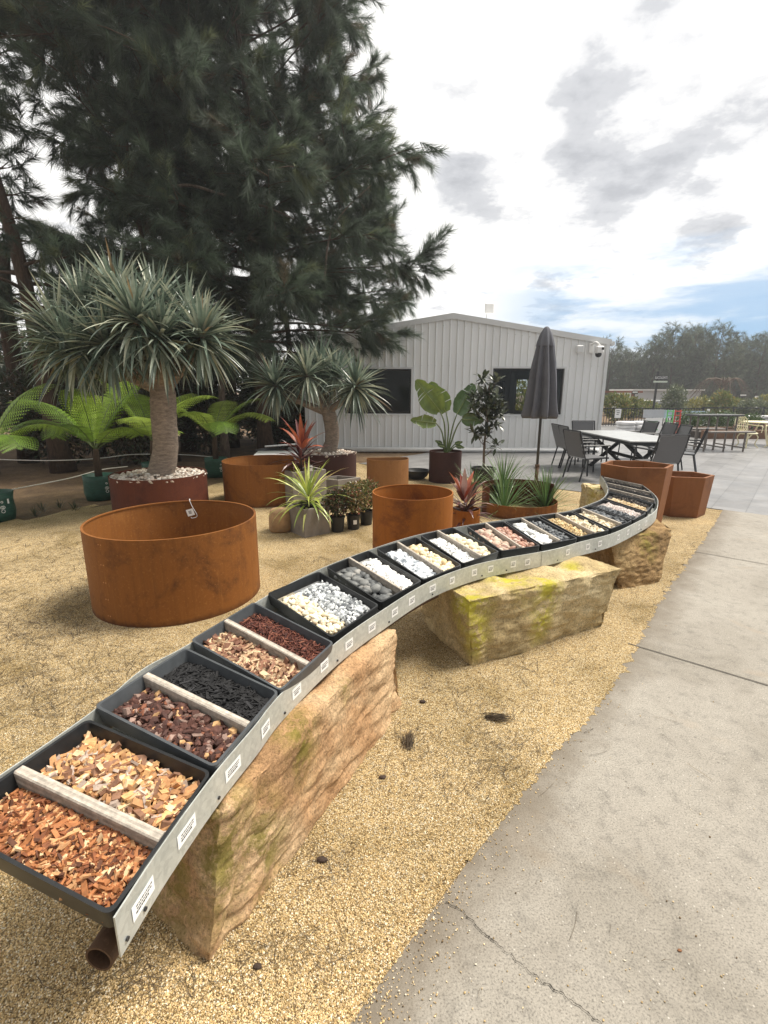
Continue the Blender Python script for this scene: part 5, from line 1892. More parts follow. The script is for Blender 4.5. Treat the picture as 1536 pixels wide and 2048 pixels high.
# strelitzia and its pot
SP = np.array((1.12, 8.95))
round_pot('strelitzia_planter', 'tall wine brown steel planter of the bird of paradise plant', SP, .294, .294, .56, 'corten_wine', .008, soil=.05)
st = thing('bird_of_paradise', 'bird of paradise plant with torn paddle leaves in the tall wine brown planter', 'plant', (SP[0], SP[1], .5))


def paddle(root, base, mids, tipdir, L_, W, seed, col, splits=3, facing=0.0):
    r = np.random.default_rng(seed)
    pts = spline([base] + mids, 6)
    MB().tube(pts, np.linspace(.017, .009, len(pts)), 7).build('petiole', 'stemgreen', root, smooth=True)
    p = np.array(pts[-1])
    d = np.array(tipdir, float)
    d /= np.linalg.norm(d)
    side = np.cross(d, (0.0, -1.0, .12))
    side /= np.linalg.norm(side)
    nrm = np.cross(side, d)
    side = side * math.cos(facing) + nrm * math.sin(facing)
    nrm = np.cross(side, d)
    ns = 14
    mb = MB()
    cuts = {int(x) for x in r.choice(np.arange(4, 13), splits, replace=False)}
    rows = []
    for i in range(ns + 1):
        t_ = i / ns
        wv = W * (math.sin(min(1, t_ * 1.15 + .12) * math.pi * .86) ** .75) * (1 - max(0, (t_ - .8) / .2) ** 2 * .7)
        c_ = p + d * L_ * t_ + nrm * (-.10 * L_ * t_ * t_)
        rows.append((c_, wv * (1 + r.normal(0, .03))))
    for sgn in (-1, 1):
        for i in range(ns):
            g = .35 if (i + (3 if sgn > 0 else 0)) in cuts else .0
            (c0, w0), (c1, w1) = rows[i], rows[i + 1]
            V, f = [], []
            for j in range(5):
                s = j / 4
                bow = nrm * (.22 * W * (s * s - .6 * s))
                a = c0 + side * sgn * w0 * s * .5 + bow
                b_ = c1 + side * sgn * w1 * s * .5 + bow
                b_ = b_ + (a - b_) * g * s
                V += [a, b_]
            f = [(2 * j, 2 * j + 1, 2 * j + 3, 2 * j + 2) for j in range(4)]
            mb.add(V, f, np.array(col) * r.uniform(.92, 1.08))
    mb.tube([rows[i][0] + nrm * .002 for i in range(ns + 1)], np.linspace(.007, .002, ns + 1), 5, np.array((.30, .36, .14)))
    mb.build('paddle_leaf', 'leaf', root)


MT['stemgreen'] = plain('green stems', (0.11, 0.15, 0.05), .6, 0, .2, 10)
sb = np.array((SP[0], SP[1], .50))


def sp(px, py, dy=0.0):
    return np.array(atY(px, py, SP[1] + dy)[:])


LG = (0.14, 0.20, 0.045)
paddle(st, sb, [sp(889, 850), sp(880, 822)], sp(842, 772, -.15) - sp(880, 822), .70, .44, 1, LG, 3)
paddle(st, sb + (.02, 0, 0), [sp(897, 855), sp(892, 824, .1)], sp(868, 778, .1) - sp(892, 824, .1), .60, .38, 2, (0.14, .20, .05), 2)
paddle(st, sb, [sp(884, 865), sp(872, 846, -.1)], np.array((-.9, -.2, .12)), .46, .24, 3, LG, 2)
paddle(st, sb + (.03, 0, 0), [sp(905, 855, .05), sp(914, 828, .05)], sp(942, 778, .05) - sp(914, 828, .05), .60, .36, 4, (.10, .17, .07), 2)
paddle(st, sb + (.03, -.02, 0), [sp(912, 858, -.1), sp(924, 838, -.15)], np.array((.9, -.3, -.05)), .38, .25, 5, (.09, .15, .05), 1)
for k, (px, py, tx, ty) in enumerate([(884, 888, 866, 879), (888, 893, 876, 890), (910, 888, 924, 884), (912, 892, 930, 896)]):
    paddle(st, sb, [sp(px, py, -.1)], sp(tx, ty, -.2) - sp(px, py, -.1), .16, .08, 10 + k, (.08, .13, .045), 1)

# potted magnolia-like tree
MP = np.array((at(970, 972).x, at(970, 972).y + .19))
round_pot('nursery_pot', 'large black nursery pot of the slim dark leaved tree in front of the umbrella', (MP[0], MP[1], 0), .155, .205, .30, 'pot_black', .008, soil=.03, lip=.03)
mt = thing('dark_leaved_tree', 'slim young tree with glossy dark leaves in the large black pot', 'tree', (MP[0], MP[1], .27))
mtr = np.random.default_rng(33)
MB().tube(spline([(MP[0], MP[1], .25), (MP[0] - .01, MP[1], .7), (MP[0] + .02, MP[1], 1.2), (MP[0] + .02, MP[1], 1.72)], 5), np.linspace(.024, .010, 16), 8).build('trunk', 'bark_pale', mt, smooth=True)
lm, lv = MB(), MB()
for (px, py, k) in [(966, 757, 16), (990, 765, 14), (980, 785, 16), (958, 795, 14), (992, 800, 14), (945, 800, 16), (975, 810, 18), (1000, 818, 14), (950, 815, 14), (985, 838, 14), (1002, 832, 10), (970, 830, 14), (955, 828, 10), (990, 850, 10), (952, 866, 14), (972, 868, 14), (988, 892, 8), (962, 868, 10), (994, 890, 7), (982, 822, 14), (968, 792, 14)]:
    tip = np.array(atY(px, py, MP[1] + mtr.normal(0, .10))[:])
    zb = max(.5, tip[2] - .25)
    lm.tube(spline([(MP[0] + .01, MP[1], zb), (np.array((MP[0], MP[1], zb)) * .5 + tip * .5 + (0, 0, -.02)), tip], 4), np.linspace(.008, .003, 9), 5)
    for i in range(int(k * 1.5)):
        d = mtr.normal(0, 1, 3) + np.array((0, 0, .5))
        d /= np.linalg.norm(d)
        L_ = mtr.uniform(.12, .19)
        cl = pick([(3, (.045, .060, .032)), (2, (.065, .08, .045)), (1, (.11, .125, .085)), (1, (.03, .04, .026))], 1, .2, mtr)[0]
        blade(lv, tip + d * .015 + mtr.normal(0, .03, 3), d, L_, L_ * .42, .6, cl, mtr, 4, .25, 0, .45)
lm.build('branches', 'bark_pale', mt, smooth=True)
lv.build('foliage', 'leaf_gloss', mt) if 'leaf_gloss' in MT else lv.build('foliage', 'leaf', mt)

# black bowl
bw = at(835, 961)
tag(auto_smooth(MB().lathe([(.001, .0), (.12, .0), (.20, .06), (.245, .15), (.245, .17), (.225, .17), (.18, .08), (.11, .045), (.001, .045)], (bw.x, bw.y + .2, 0), 44).build('low_bowl', 'tray_black'), 40), 'wide shallow black bowl beside the tall wine brown planter', 'bowl')

# red cordyline in the small ring, a small pot with grass behind
strap_plant('red_cordyline', 'orange red cordyline in the small rusty ring right of the bright orange ring', 'cordyline', (.935, 5.44, .12), 0, .4, .06, RDC, 35, -20, 80, (.2, 1.1), .20,
            [(0, 0, .16, 22, DRC, .36, .040, -5, 55), (0, 0, .26, 18, [(2, (.22, .12, .09)), (2, (.12, .05, .045)), (1, (.30, .22, .19))], .40, .045, 10, 60), (-.03, 0, .34, 9, RDC, .34, .075, 45, 86)])
MB().disc((.935, 5.44, .10), .15, 24).build('potting_mix', 'soil')
tag(bpy.data.objects['potting_mix'], 'dark potting mix inside the small rusty ring', 'soil', None, 'stuff')
gp_ = at(945, 990)
round_pot('nursery_pot', 'small black nursery pot behind the small rusty ring, with thin grass', (gp_.x, gp_.y + .08, 0), .07, .085, .14, 'pot_black', .005, soil=.02, lip=.014)
strap_plant('grass_tuft', 'thin grass tuft in the small black pot behind the orange red cordyline', 'grass plant', (gp_.x, gp_.y + .08, .12), 45, .46, .010, LOM, 36, 25, 86, (.2, .9))
# lomandra tufts in the stepped bed
g1, g2 = at(1012, 1012, .12), at(1098, 1006, .12)
strap_plant('lomandra_tuft', 'green strappy grass tuft on the left side of the stepped rusty ring bed', 'grass plant', (g1.x, g1.y + .10, .06), 120, .64, .013, LOM, 37, 12, 88, (.15, .9))
strap_plant('lomandra_tuft', 'green strappy grass tuft on the right side of the stepped rusty ring bed', 'grass plant', (g2.x, g2.y + .12, .06), 130, .60, .013, LOM, 38, 25, 88, (.1, .75))
g3 = at(1012, 990, .2)
round_pot('nursery_pot', 'black nursery pot standing inside the stepped rusty ring bed', (g3.x, g3.y + .2, 0), .10, .125, .30, 'pot_black', .006, soil=.02, lip=.018)
strap_plant('lomandra_tuft', 'green grass tuft in the black pot inside the stepped rusty ring bed', 'grass plant', (g3.x, g3.y + .2, .28), 90, .60, .012, LOM, 39, 30, 88, (.1, .8))


# --- tree ferns in green bags
MT['bag'] = plain('dark green woven bag', (0.018, 0.075, 0.055), .55, 0, .3, 14, .4, 40, (1, 1, 3))
FRN = [(3, (0.29, 0.44, 0.06)), (2, (0.37, 0.50, 0.09)), (1, (0.20, 0.34, 0.05))]


def frond(mb, rach, base, az, L_, el, droop, r, col, np_=24, W=.30):
    p = np.array(base, float)
    d = np.array((math.cos(az) * math.cos(el), math.sin(az) * math.cos(el), math.sin(el)))
    st_ = L_ / np_
    pts = []
    for i in range(np_ + 1):
        pts.append((p.copy(), d.copy()))
        p = p + d * st_
        d = d + np.array((0, 0, -droop / np_ * (.4 + 1.2 * i / np_)))
        d /= np.linalg.norm(d)
    rach.tube([q[0] for q in pts], np.linspace(.009, .002, np_ + 1), 5)
    for i in range(4, np_ + 1):
        t_ = i / np_
        c_, dd = pts[i]
        side = np.cross(dd, (0, 0, 1.0))
        side /= np.linalg.norm(side) + 1e-9
        up = np.cross(side, dd)
        w_ = W * math.sin(min(1, (t_ - .08) * 1.02) * math.pi * .93) ** .7 if t_ < .99 else .03
        w_ = max(w_, .02)
        for sg in (-1, 1):
            pd = side * sg * .92 + dd * .35 - up * .10
            pd /= np.linalg.norm(pd)
            ps = np.cross(up, pd)
            m_ = 10
            cc = np.array(col) * r.uniform(.8, 1.2)
            V, f = [], []
            for j in range(m_):
                s = j / m_
                q = c_ + pd * w_ * s - up * (.10 * w_ * s * s)
                ll = st_ * .80 * (1 - s ** 1.8) + .006
                wl = w_ / m_ * .46
                for e in (-1, 1):
                    k = len(V)
                    V += [q - pd * wl, q + pd * wl, q + ps * e * ll + pd * wl * 1.3 - up * .004]
                    f.append((k, k + 1, k + 2) if e > 0 else (k, k + 2, k + 1))
            mb.add(V, np.array(f), cc)


def tree_fern(label, c, bagr, bagh, blabel, fronds, seed):
    r = np.random.default_rng(seed)
    bg = thing('planting_bag', blabel, 'plant bag', (c[0], c[1], 0), 0, 'green planting bags')
    MB().lathe([(.001, 0), (bagr * .92, .0), (bagr, bagh * .3), (bagr * .97, bagh * .75), (bagr * 1.02, bagh), (bagr * .97, bagh), (bagr * .9, bagh * .8), (.001, bagh * .8)], (c[0], c[1], 0), 40, None, 0,
               lambda th, q, z, i: q * (1 + .02 * np.sin(5 * th + z * 30) + .012 * np.sin(11 * th + z * 50))).build('bag_wall', 'bag', bg, smooth=True)
    aa = math.atan2(-c[1], -c[0])
    for k_ in (0, 1):
        a2 = aa + .35 + .03 * k_
    m_ = MB()
    for (da, z_, s) in ((.35, .19, .018), (.42, .19, .018), (.385, .14, .02), (.385, .26, .012)):
        cc = np.array((c[0], c[1], z_ * bagh / .37)) + bagr * 1.03 * np.array((math.cos(aa + da), math.sin(aa + da), 0))
        tt = np.array((-math.sin(aa + da), math.cos(aa + da), 0))
        th_ = np.linspace(0, 2 * np.pi, 12)
        pts = [cc + tt * s * math.cos(q) + np.array((0, 0, s * math.sin(q))) for q in th_]
        m_.tube(pts, .003, 4)
    m_.build('bag_print', 'label', bg)
    MB().box(np.array((c[0], c[1], bagh * .7)) + bagr * 1.03 * np.array((math.cos(aa + .72), math.sin(aa + .72), 0)), (.004, .02, .06), aa + .72).build('side_label', 'label', bg)
    ft = thing('tree_fern', label, 'tree fern', (c[0], c[1], bagh * .8), 0, 'tree ferns under the she-oaks')
    MB().tube([(c[0], c[1], bagh * .78), (c[0], c[1], bagh * .78 + .30), (c[0] + .01, c[1], bagh * .78 + .47)], [.055, .05, .035], 10).build('trunk', 'bark', ft, smooth=True)
    for (az, L_, el, dr, W) in fronds:
        fm, rc = MB(), MB()
        frond(fm, rc, (c[0], c[1], bagh * .78 + .45), R(az), L_ * 1.22, R(el + 5), dr, r, pick(FRN, 1, .12, r)[0], 24, W * 1.25)
        fo = fm.build('frond', 'fern', ft)
        rc.build('midrib', 'stemgreen', fo, smooth=True)


tree_fern('tree fern with broad bright fronds left of the big dragon tree', (-4.33, 7.35), .22, .37, 'green woven planting bag with a white print, left of the big dragon tree',
          [(178, 1.15, 52, 1.5, .26), (25, 1.35, 58, 1.1, .30), (265, .85, 55, 2.6, .25), (75, 1.2, 60, 1.3, .28), (330, 1.05, 35, 1.4, .26), (215, 1.0, 50, 2.2, .26), (120, 1.1, 55, 1.4, .26), (10, 1.1, 30, 1.2, .26), (285, .9, 72, 2.0, .24)], 51)
tree_fern('tree fern with low arching fronds right of the big dragon tree trunk', (-3.24, 9.4), .21, .36, 'green planting bag right of the big dragon tree',
          [(200, 1.1, 50, 1.2, .26), (340, 1.2, 42, 1.7, .26), (300, 1.0, 40, 1.9, .26), (20, 1.0, 55, 1.4, .25), (260, .9, 55, 2.0, .24), (90, 1.0, 50, 1.2, .25)], 52)
tree_fern('tree fern cut off by the left edge of the photo', (-4.95, 6.05), .22, .36, 'green planting bag cut off by the left edge',
          [(10, .95, 48, 1.8, .28), (60, 1.1, 60, 1.3, .28), (330, .9, 45, 2.0, .26), (150, 1.1, 50, 1.4, .28), (240, 1.0, 50, 1.8, .27)], 53)
tree_fern('tree fern standing behind the rope left of the big dragon tree trunk', (-4.2, 8.9), .21, .34, 'green planting bag behind the big dragon tree planter',
          [(200, 1.2, 62, 1.0, .30), (350, 1.3, 50, 1.4, .28), (280, 1.0, 45, 1.6, .27), (60, 1.1, 55, 1.3, .27), (130, 1.1, 55, 1.3, .27)], 54)

# ropes
def rope(label, pts):
    mb = MB()
    mb.tube(spline(pts, 8), .009, 6)
    return tag(mb.build('rope', plain('pale rope', (.55, .53, .48), .8, 0, .2, 60)), label, 'rope')


rope('pale rope strung between the tree ferns at knee height', [atY(-60, 917, 9.0)[:], atY(70, 921, 9.0)[:], atY(146, 920, 9.1)[:], atY(205, 916, 9.5)[:], atY(266, 909, 10.0)[:], atY(357, 909, 10.4)[:], atY(430, 914, 10.8)[:]])
rope('pale rope sloping close to the ground past the green bags', [atY(-60, 1000, 6.4)[:], atY(10, 982, 6.9)[:], atY(137, 957, 7.7)[:], atY(200, 940, 8.2)[:], atY(255, 933, 8.6)[:]])
for k, (px, Y) in enumerate([(-55, 9.0), (440, 10.8)]):
    p = atY(px, 915, Y)
    tag(MB().tube([(p.x, p.y, -.05), (p.x, p.y, p.z + .12)], .02, 8).build('rope_stake', 'bark'), ['wooden stake holding the rope at the left edge', 'wooden stake holding the rope behind the second planting bag'][k], 'stake')
# weeds by the bags
for k, (px, py) in enumerate([(85, 1022), (120, 1015), (150, 1020), (70, 1032)]):
    p = at(px, py)
    strap_plant('weed_tuft', ['weed tuft left of the print bag, second from the left', 'weed tuft closest to the left rope', 'weed tuft right at the foot of the print bag', 'weed tuft nearest to the cut off bag'][k], 'weed', (p.x, p.y, 0), 40, .16, .010, DKG, 90 + k, 10, 80, (.4, 1.4))
# slabs and black tub behind the dark ring
sl = atY(555, 908, 9.0)
tag(MB().box((sl.x, sl.y, sl.z), (.78, .62, .05), .12, bev=.006).build('white_slab', 'white'), 'flat white slab lying on a black crate behind the dark patina ring', 'slab')
cr = thing('plastic_crate', 'black plastic crate under the flat white slab', 'crate', (sl.x, sl.y + .02, 0))
mb = MB()
hz_ = sl.z - .026
for (dx, dy, sx, sy) in ((-.30, 0, .02, .48), (.30, 0, .02, .48), (0, -.23, .58, .02), (0, .23, .58, .02)):
    mb.box((sl.x + dx, sl.y + .02 + dy, hz_ / 2), (sx, sy, hz_))
mb.build('crate_sides', 'tray_black', cr)
MB().box((sl.x, sl.y + .02, .015), (.57, .43, .02)).build('crate_floor', 'tray_black', cr)
p = at(560, 905)
tb = atY(545, 900, 10.6)
tag(auto_smooth(MB().lathe([(.001, .0), (.30, .0), (.36, .16), (.36, .18), (.34, .18), (.29, .03), (.001, .03)], (tb.x, tb.y, max(0, tb.z - .17)), 36).build('shallow_tub', 'tray_black'), 40), 'shallow black tub behind the white slab', 'tub')
pp = MB()
pp.tube([atY(530, 893, 11.6)[:], atY(615, 887, 12.4)[:]], .022, 10)
tag(pp.build('grey_pipe', 'trim'), 'thin grey pipe lying in the shade left of the shed', 'pipe')

# ================================================================== PATIO FURNITURE
MT['sling'] = plain('grey mesh sling', (0.125, 0.125, 0.13), 0.36, 0, .12, 80, .2, 200)
MT['tabletop'] = plain('pale stone tabletop', (0.42, 0.43, 0.43), 0.28, 0, .12, 6)


def make_chair(label, group):
    t_ = thing('patio_chair', label, 'chair', (0, 0, 0), 0, group)
    W = .27
    s = MB()
    s.add([(-W + .02, .24, .435), (W - .02, .24, .435), (W - .02, .0, .425), (-W + .02, .0, .425), (-W + .02, -.22, .415), (W - .02, -.22, .415)], [(0, 1, 2, 3), (3, 2, 5, 4)])
    s.add([(-W + .02, .24, .425), (W - .02, .24, .425), (W - .02, .0, .415), (-W + .02, .0, .415), (-W + .02, -.22, .405), (W - .02, -.22, .405)], [(3, 2, 1, 0), (4, 5, 2, 3)])
    s.build('seat', 'sling', t_, world=False)
    s = MB()
    a, b_ = np.array((0, -.23, .43)), np.array((0, -.37, .90))
    dx = np.array((W - .02, 0, 0))
    th_ = np.array((0, -.010, -.003))
    m0 = (a + b_) / 2 + np.array((0, -.015, 0))
    V = [a - dx, a + dx, m0 + dx, m0 - dx, b_ + dx, b_ - dx]
    s.add(V + [v + th_ for v in V], [(0, 1, 2, 3), (3, 2, 4, 5), (9, 8, 7, 6), (11, 10, 8, 9), (5, 4, 10, 11)])
    s.build('backrest', 'sling', t_, world=False)
    f = MB()
    for sg in (-1, 1):
        f.tube([(sg * W, .25, .43), (sg * W, -.22, .415), (sg * W, -.30, .66), (sg * W, -.375, .915)], .016, 6)
    f.tube([(-W, -.375, .915), (W, -.375, .915)], .013, 6)
    f.tube([(-W, .25, .42), (W, .25, .42)], .013, 6)
    f.build('frame', 'dark_metal', t_, world=False)
    for sg in (-1, 1):
        MB().box((sg * (W + .012), -.03, .655), (.045, .56, .026), bev=.008).build('armrest', 'dark_metal', t_, world=False)
        MB().tube([(sg * (W + .005), .225, .0), (sg * (W + .005), .20, .645)], .016, 6).build('leg', 'dark_metal', t_, world=False)
        MB().tube([(sg * W, -.30, .0), (sg * W, -.20, .42)], .016, 6).build('leg', 'dark_metal', t_, world=False)
    return t_


GC_ = 'grey sling chairs around the patio table'
CH = [((4.10, 10.78), -90, 'sling chair on the left side of the patio table, farthest from the umbrella'), ((4.08, 10.28), -90, 'sling chair in the middle of the left side of the patio table'),
      ((3.80, 9.15), -78, 'sling chair on the left side of the table nearest to the umbrella, turned a little'), ((4.74, 8.52), 8, 'sling chair seen from behind at the near table end, above the taller hexagonal planter'),
      ((5.98, 9.85), 58, 'sling chair pulled out at the right of the table, arm and legs fully visible'), ((6.06, 10.62), 82, 'sling chair second along the right side of the table'),
      ((6.15, 11.3), 90, 'sling chair third along the right side of the table'), ((6.1, 12.0), 96, 'sling chair at the far right corner of the table, beside the sign stand'), ((4.85, 11.75), 180, 'sling chair at the far end of the table against the shed wall')]
ch0 = None
for (p_, rz, lb) in CH:
    if ch0 is None:
        c_ = ch0 = make_chair(lb, GC_)
    else:
        c_ = copy_tree(ch0)
        c_['label'] = lb
    c_.location = (p_[0], p_[1], .010)
    c_.rotation_euler = (0, 0, R(rz))
tb_ = thing('patio_table', 'long patio table with a pale stone top and dark crossed legs', 'table', (5.0, 10.25, .01))
tb_c = (5.0, 10.2)
MB().box((tb_c[0], tb_c[1], .735), (1.10, 2.55, .028), bev=.006).build('tabletop', 'tabletop', tb_)
MB().box((tb_c[0], tb_c[1], .69), (1.02, 2.46, .06)).build('table_frame', 'dark_metal', tb_)
for sy in (-.75, .75):
    for sx in (-1, 1):
        MB().tube([(tb_c[0] - sx * .40, tb_c[1] + sy - .05 * sx, .01), (tb_c[0] + sx * .40, tb_c[1] + sy + .05 * sx, .67)], .042, 6).build('leg', 'dark_metal', tb_)
MB().tube([(tb_c[0], tb_c[1] - .78, .33), (tb_c[0], tb_c[1] + .78, .33)], .035, 6).build('stretcher', 'dark_metal', tb_)

# closed umbrella
MT['canvas'] = plain('dark grey canvas', (0.115, 0.12, 0.142), 0.85, 0, .12, 7, .2, 250)
MT['pole'] = plain('dark pole', (0.03, 0.032, 0.036), 0.4, 0, .1)
ux_, uy_ = 2.50, 7.95
um = thing('closed_umbrella', 'closed dark grey market umbrella standing behind the stepped ring bed', 'umbrella', (ux_, uy_, 0))
MB().tube([(ux_, uy_, 0), (ux_ - .01, uy_, 2.5)], .022, 12).build('pole', 'pole', um, smooth=True)
MB().tube([(ux_, uy_, 0), (ux_, uy_, .43)], .030, 12).tube([(ux_, uy_, .42), (ux_, uy_, .46)], .036, 12).tube([(ux_ - .06, uy_ - .02, .40), (ux_ + .05, uy_ + .02, .40)], .008, 6).build('base_tube', 'rust_pipe', um, smooth=True)


def folds(th, r_, z, i):
    k_ = 8
    amp = np.interp(z, [1.2, 1.35, 1.9, 2.3, 2.55], [.50, .36, .34, .24, .08])
    return r_ * (1 + amp * np.cos(k_ * th + .6 * math.sin(z * 3)) + .05 * np.cos(3 * th + 1 + z * 2))


MB().lathe([(.05, 1.30), (.12, 1.24), (.185, 1.20), (.205, 1.24), (.205, 1.33), (.195, 1.45), (.18, 1.65), (.165, 1.85), (.145, 2.05), (.125, 2.2), (.108, 2.33)], (ux_ - .02, uy_, 0), 96, None, 0, folds).build('canopy', 'canvas', um, smooth=True)
MB().lathe([(.128, 2.29), (.118, 2.36), (.088, 2.47), (.05, 2.54), (.03, 2.57), (.001, 2.58)], (ux_ - .02, uy_, 0), 64, None, 0, lambda th, r_, z, i: r_ * (1 + np.interp(z, [2.29, 2.56], [.13, .02]) * np.cos(8 * th + 1.0))).build('canopy_cap', 'canvas', um, smooth=True)

# timber bar set with benches
bs = thing('outdoor_bar_set', 'brown grey metal bar table with attached benches beyond the sling chairs', 'bar set', (9.45, 14.3, .01))
MT['brown_metal'] = plain('brown grey metal', (0.14, 0.12, 0.105), .5, 0, .2)
bc = np.array((9.45, 14.3))
MB().box((bc[0], bc[1], .98), (1.35, .62, .05), .05, bev=.01).build('tabletop', 'dark_metal', bs)
for sy in (-.62, .62):
    MB().box((bc[0] + .1, bc[1] + sy, .55), (1.3, .26, .045), .05, bev=.01).build('bench_seat', 'brown_metal', bs)
for sx in (-.55, .0, .55):
    for sy in (-.62, -.18, .18, .62):
        MB().tube([(bc[0] + sx, bc[1] + sy, .01), (bc[0] + sx, bc[1] + sy, .54 if abs(sy) > .3 else .96)], .024, 6).build('leg', 'brown_metal', bs)
    MB().tube([(bc[0] + sx, bc[1] - .66, .12), (bc[0] + sx, bc[1] + .66, .12)], .022, 6).build('stretcher', 'brown_metal', bs)
# ornate cream chairs
MT['cream'] = plain('cream paint', (0.70, 0.64, 0.42), 0.5, 0, .08)


def cream_chair(label, group):
    t_ = thing('garden_chair', label, 'chair', (0, 0, 0), 0, group)
    MB().lathe([(.001, .40), (.22, .40), (.24, .415), (.24, .435), (.22, .445), (.001, .44)], (0, 0, 0), 28).build('seat', 'cream', t_, world=False)
    for a in (45, 135, 225, 315):
        c_, s_ = math.cos(R(a)), math.sin(R(a))
        MB().tube(spline([(.19 * c_, .19 * s_, .41), (.25 * c_, .25 * s_, .30), (.20 * c_, .20 * s_, .12), (.29 * c_, .29 * s_, .0)], 5), .016, 6).build('leg', 'cream', t_, world=False)
    b_ = MB()
    y0 = -.22
    b_.tube([(.22 * math.cos(q) * (1 + .12 * math.sin(q)), y0 - .06 * (1 + math.sin(q)), .66 + .26 * math.sin(q)) for q in np.linspace(-.9, math.pi + .9, 24)], .016, 6)
    for dx in (-.12, -.06, 0, .06, .12):
        b_.tube(spline([(dx * .3, y0, .44), (dx * 1.3, y0 - .05, .62), (dx * 1.05, y0 - .10, .80), (dx * .4, y0 - .11, .89)], 4), .010, 5)
    for sx in (-1, 1):
        b_.tube([(sx * .08 + .05 * math.cos(q), y0 - .08, .74 + .06 * math.sin(q)) for q in np.linspace(0, 6.28, 14)], .009, 5)
    b_.build('backrest', 'cream', t_, world=False)
    for sx in (-1, 1):
        MB().tube(spline([(sx * .23, y0 - .05, .66), (sx * .30, -.02, .64), (sx * .27, .18, .63), (sx * .24, .20, .45)], 5), .014, 6).build('armrest', 'cream', t_, world=False)
    return t_


cc0 = cream_chair('ornate cream metal chair facing the camera beyond the bar set', 'ornate cream chairs')
cc0.location, cc0.rotation_euler = (10.85, 14.75, .01), (0, 0, R(190))
cc1 = copy_tree(cc0)
cc1['label'] = 'ornate cream metal chair cut off by the right edge of the photo'
cc1.location, cc1.rotation_euler = (11.75, 14.75, .01), (0, 0, R(120))
ct = thing('garden_table', 'round cream metal table at the right edge between the ornate chairs', 'table', (12.0, 15.6, .01))
MB().lathe([(.001, .70), (.55, .70), (.57, .715), (.55, .73), (.001, .73)], (11.9, 15.6, 0), 32).build('tabletop', 'cream', ct)
for a in (20, 140, 260):
    c_, s_ = math.cos(R(a)), math.sin(R(a))
    MB().tube(spline([(11.9 + .1 * c_, 15.6 + .1 * s_, .70), (11.9 + .2 * c_, 15.6 + .2 * s_, .4), (11.9 + .42 * c_, 15.6 + .42 * s_, .01)], 5), .02, 6).build('leg', 'cream', ct)

# ================================================================== BEYOND THE PATIO
FYY = 24.0
MT['mesh_dark'] = plain('dark shade mesh', (0.035, 0.04, 0.04), .8, 0, .3, 3)
pf = thing('picket_fence', 'black metal picket fence beyond the shed corner', 'fence', (12.2, FYY, 0))
mb = MB()
for x in np.arange(9.4, 15.2, .13):
    mb.box((x, FYY, .46), (.025, .02, .86))
mb.build('pickets', 'dark_metal', pf)
mb = MB()
for z_ in (.10, .86):
    mb.box((12.3, FYY - .014, z_), (5.9, .03, .04))
mb.build('rail', 'dark_metal', pf)
mf = thing('mesh_fence', 'dark meshed panel fence along the right side of the yard', 'fence', (20.2, FYY, 0))
for i in range(9):
    x0 = 15.3 + i * 1.45
    if i > 3:
        MB().box((x0 + .72, FYY, .46), (1.38, .02, .80)).build('mesh_panel', 'mesh_dark', mf)
    MB().box((x0, FYY, .48), (.06, .06, .96)).build('post', 'dark_metal', mf)
MB().box((21.3, FYY - .02, .9), (12.2, .04, .05)).build('rail', 'dark_metal', mf)


def board(name, label, px0, px1, py0, py1, Y, mat, cat='sign', lines=0, ink='ink'):
    a, b_ = atY(px0, py1, Y), atY(px1, py0, Y)
    root = thing(name, label, cat, ((a.x + b_.x) / 2, Y, a.z))
    MB().box(((a.x + b_.x) / 2, Y, (a.z + b_.z) / 2), (b_.x - a.x, .03, b_.z - a.z)).build('panel', mat, root)
    if lines:
        m_ = MB()
        h = b_.z - a.z
        w_ = b_.x - a.x
        for i in range(lines):
            m_.box((a.x + w_ * (.42 + .06 * (i % 2)), Y - .017, b_.z - h * (.2 + .6 * i / max(1, lines))), (w_ * (.6 - .12 * (i % 3)), .004, h * .07))
        m_.build('print', ink, root)
    return root


MT['green_ink'] = plain('green print', (0.15, 0.42, 0.16), .6)
MT['sky_print'] = plain('printed picture', (0.45, 0.58, 0.66), .5, 0, .5, 3)
board('notice_sign', 'white notice fixed on the black picket fence', 1229, 1243, 818, 836, FYY - .06, 'white', lines=3)
s1 = board('info_stand', 'white information stand with green lines of print behind the patio table', 1288, 1325, 836, 872, 17.0, 'white', 'stand', 4, 'green_ink')
a_ = atY(1288, 836, 17.0)
MT['pale_panel'] = plain('pale grey panel', (.45, .47, .50), .5, 0, .05)
MB().box((a_.x + .33, 17.03, a_.z + .145), (.70, .03, .27)).build('header_panel', 'pale_panel', s1)
for dx in (.03, .63):
    MB().box((a_.x + dx, 17.03, .33), (.03, .03, .64)).build('leg', 'dark_metal', s1)
board('banner', 'banner with a blue and green picture behind the information stand', 1326, 1350, 820, 836, 19.0, 'sky_print')
board('banner', 'glossy printed banner hung on the fence right of the red frame', 1360, 1412, 822, 842, FYY - .08, 'sky_print')
board('notice_sign', 'narrow white notice on the fence beside the printed banner', 1412, 1420, 818, 834, FYY - .1, 'white')
for k, (px, c_, lb) in enumerate([(1337, (.12, .45, .12), 'bright green ladder frame right of the information stand'), (1352, (.50, .04, .035), 'red ladder frame right of the bright green one')]):
    mt_ = plain('frame paint', c_, .5)
    p = atY(px, 862, 18.0)
    r_ = thing('ladder_frame', lb, 'frame', (p.x, 18.0, 0))
    for dx in (-.12, .12):
        MB().tube([(p.x + dx, 18.0, .0), (p.x + dx * .8, 18.05, 1.0)], .022, 6).build('rail', mt_, r_)
    for z_ in (.2, .4, .6, .8, .95):
        MB().tube([(p.x - .12, 18.0, z_), (p.x + .12, 18.02, z_)], .016, 6).build('rung', mt_, r_)


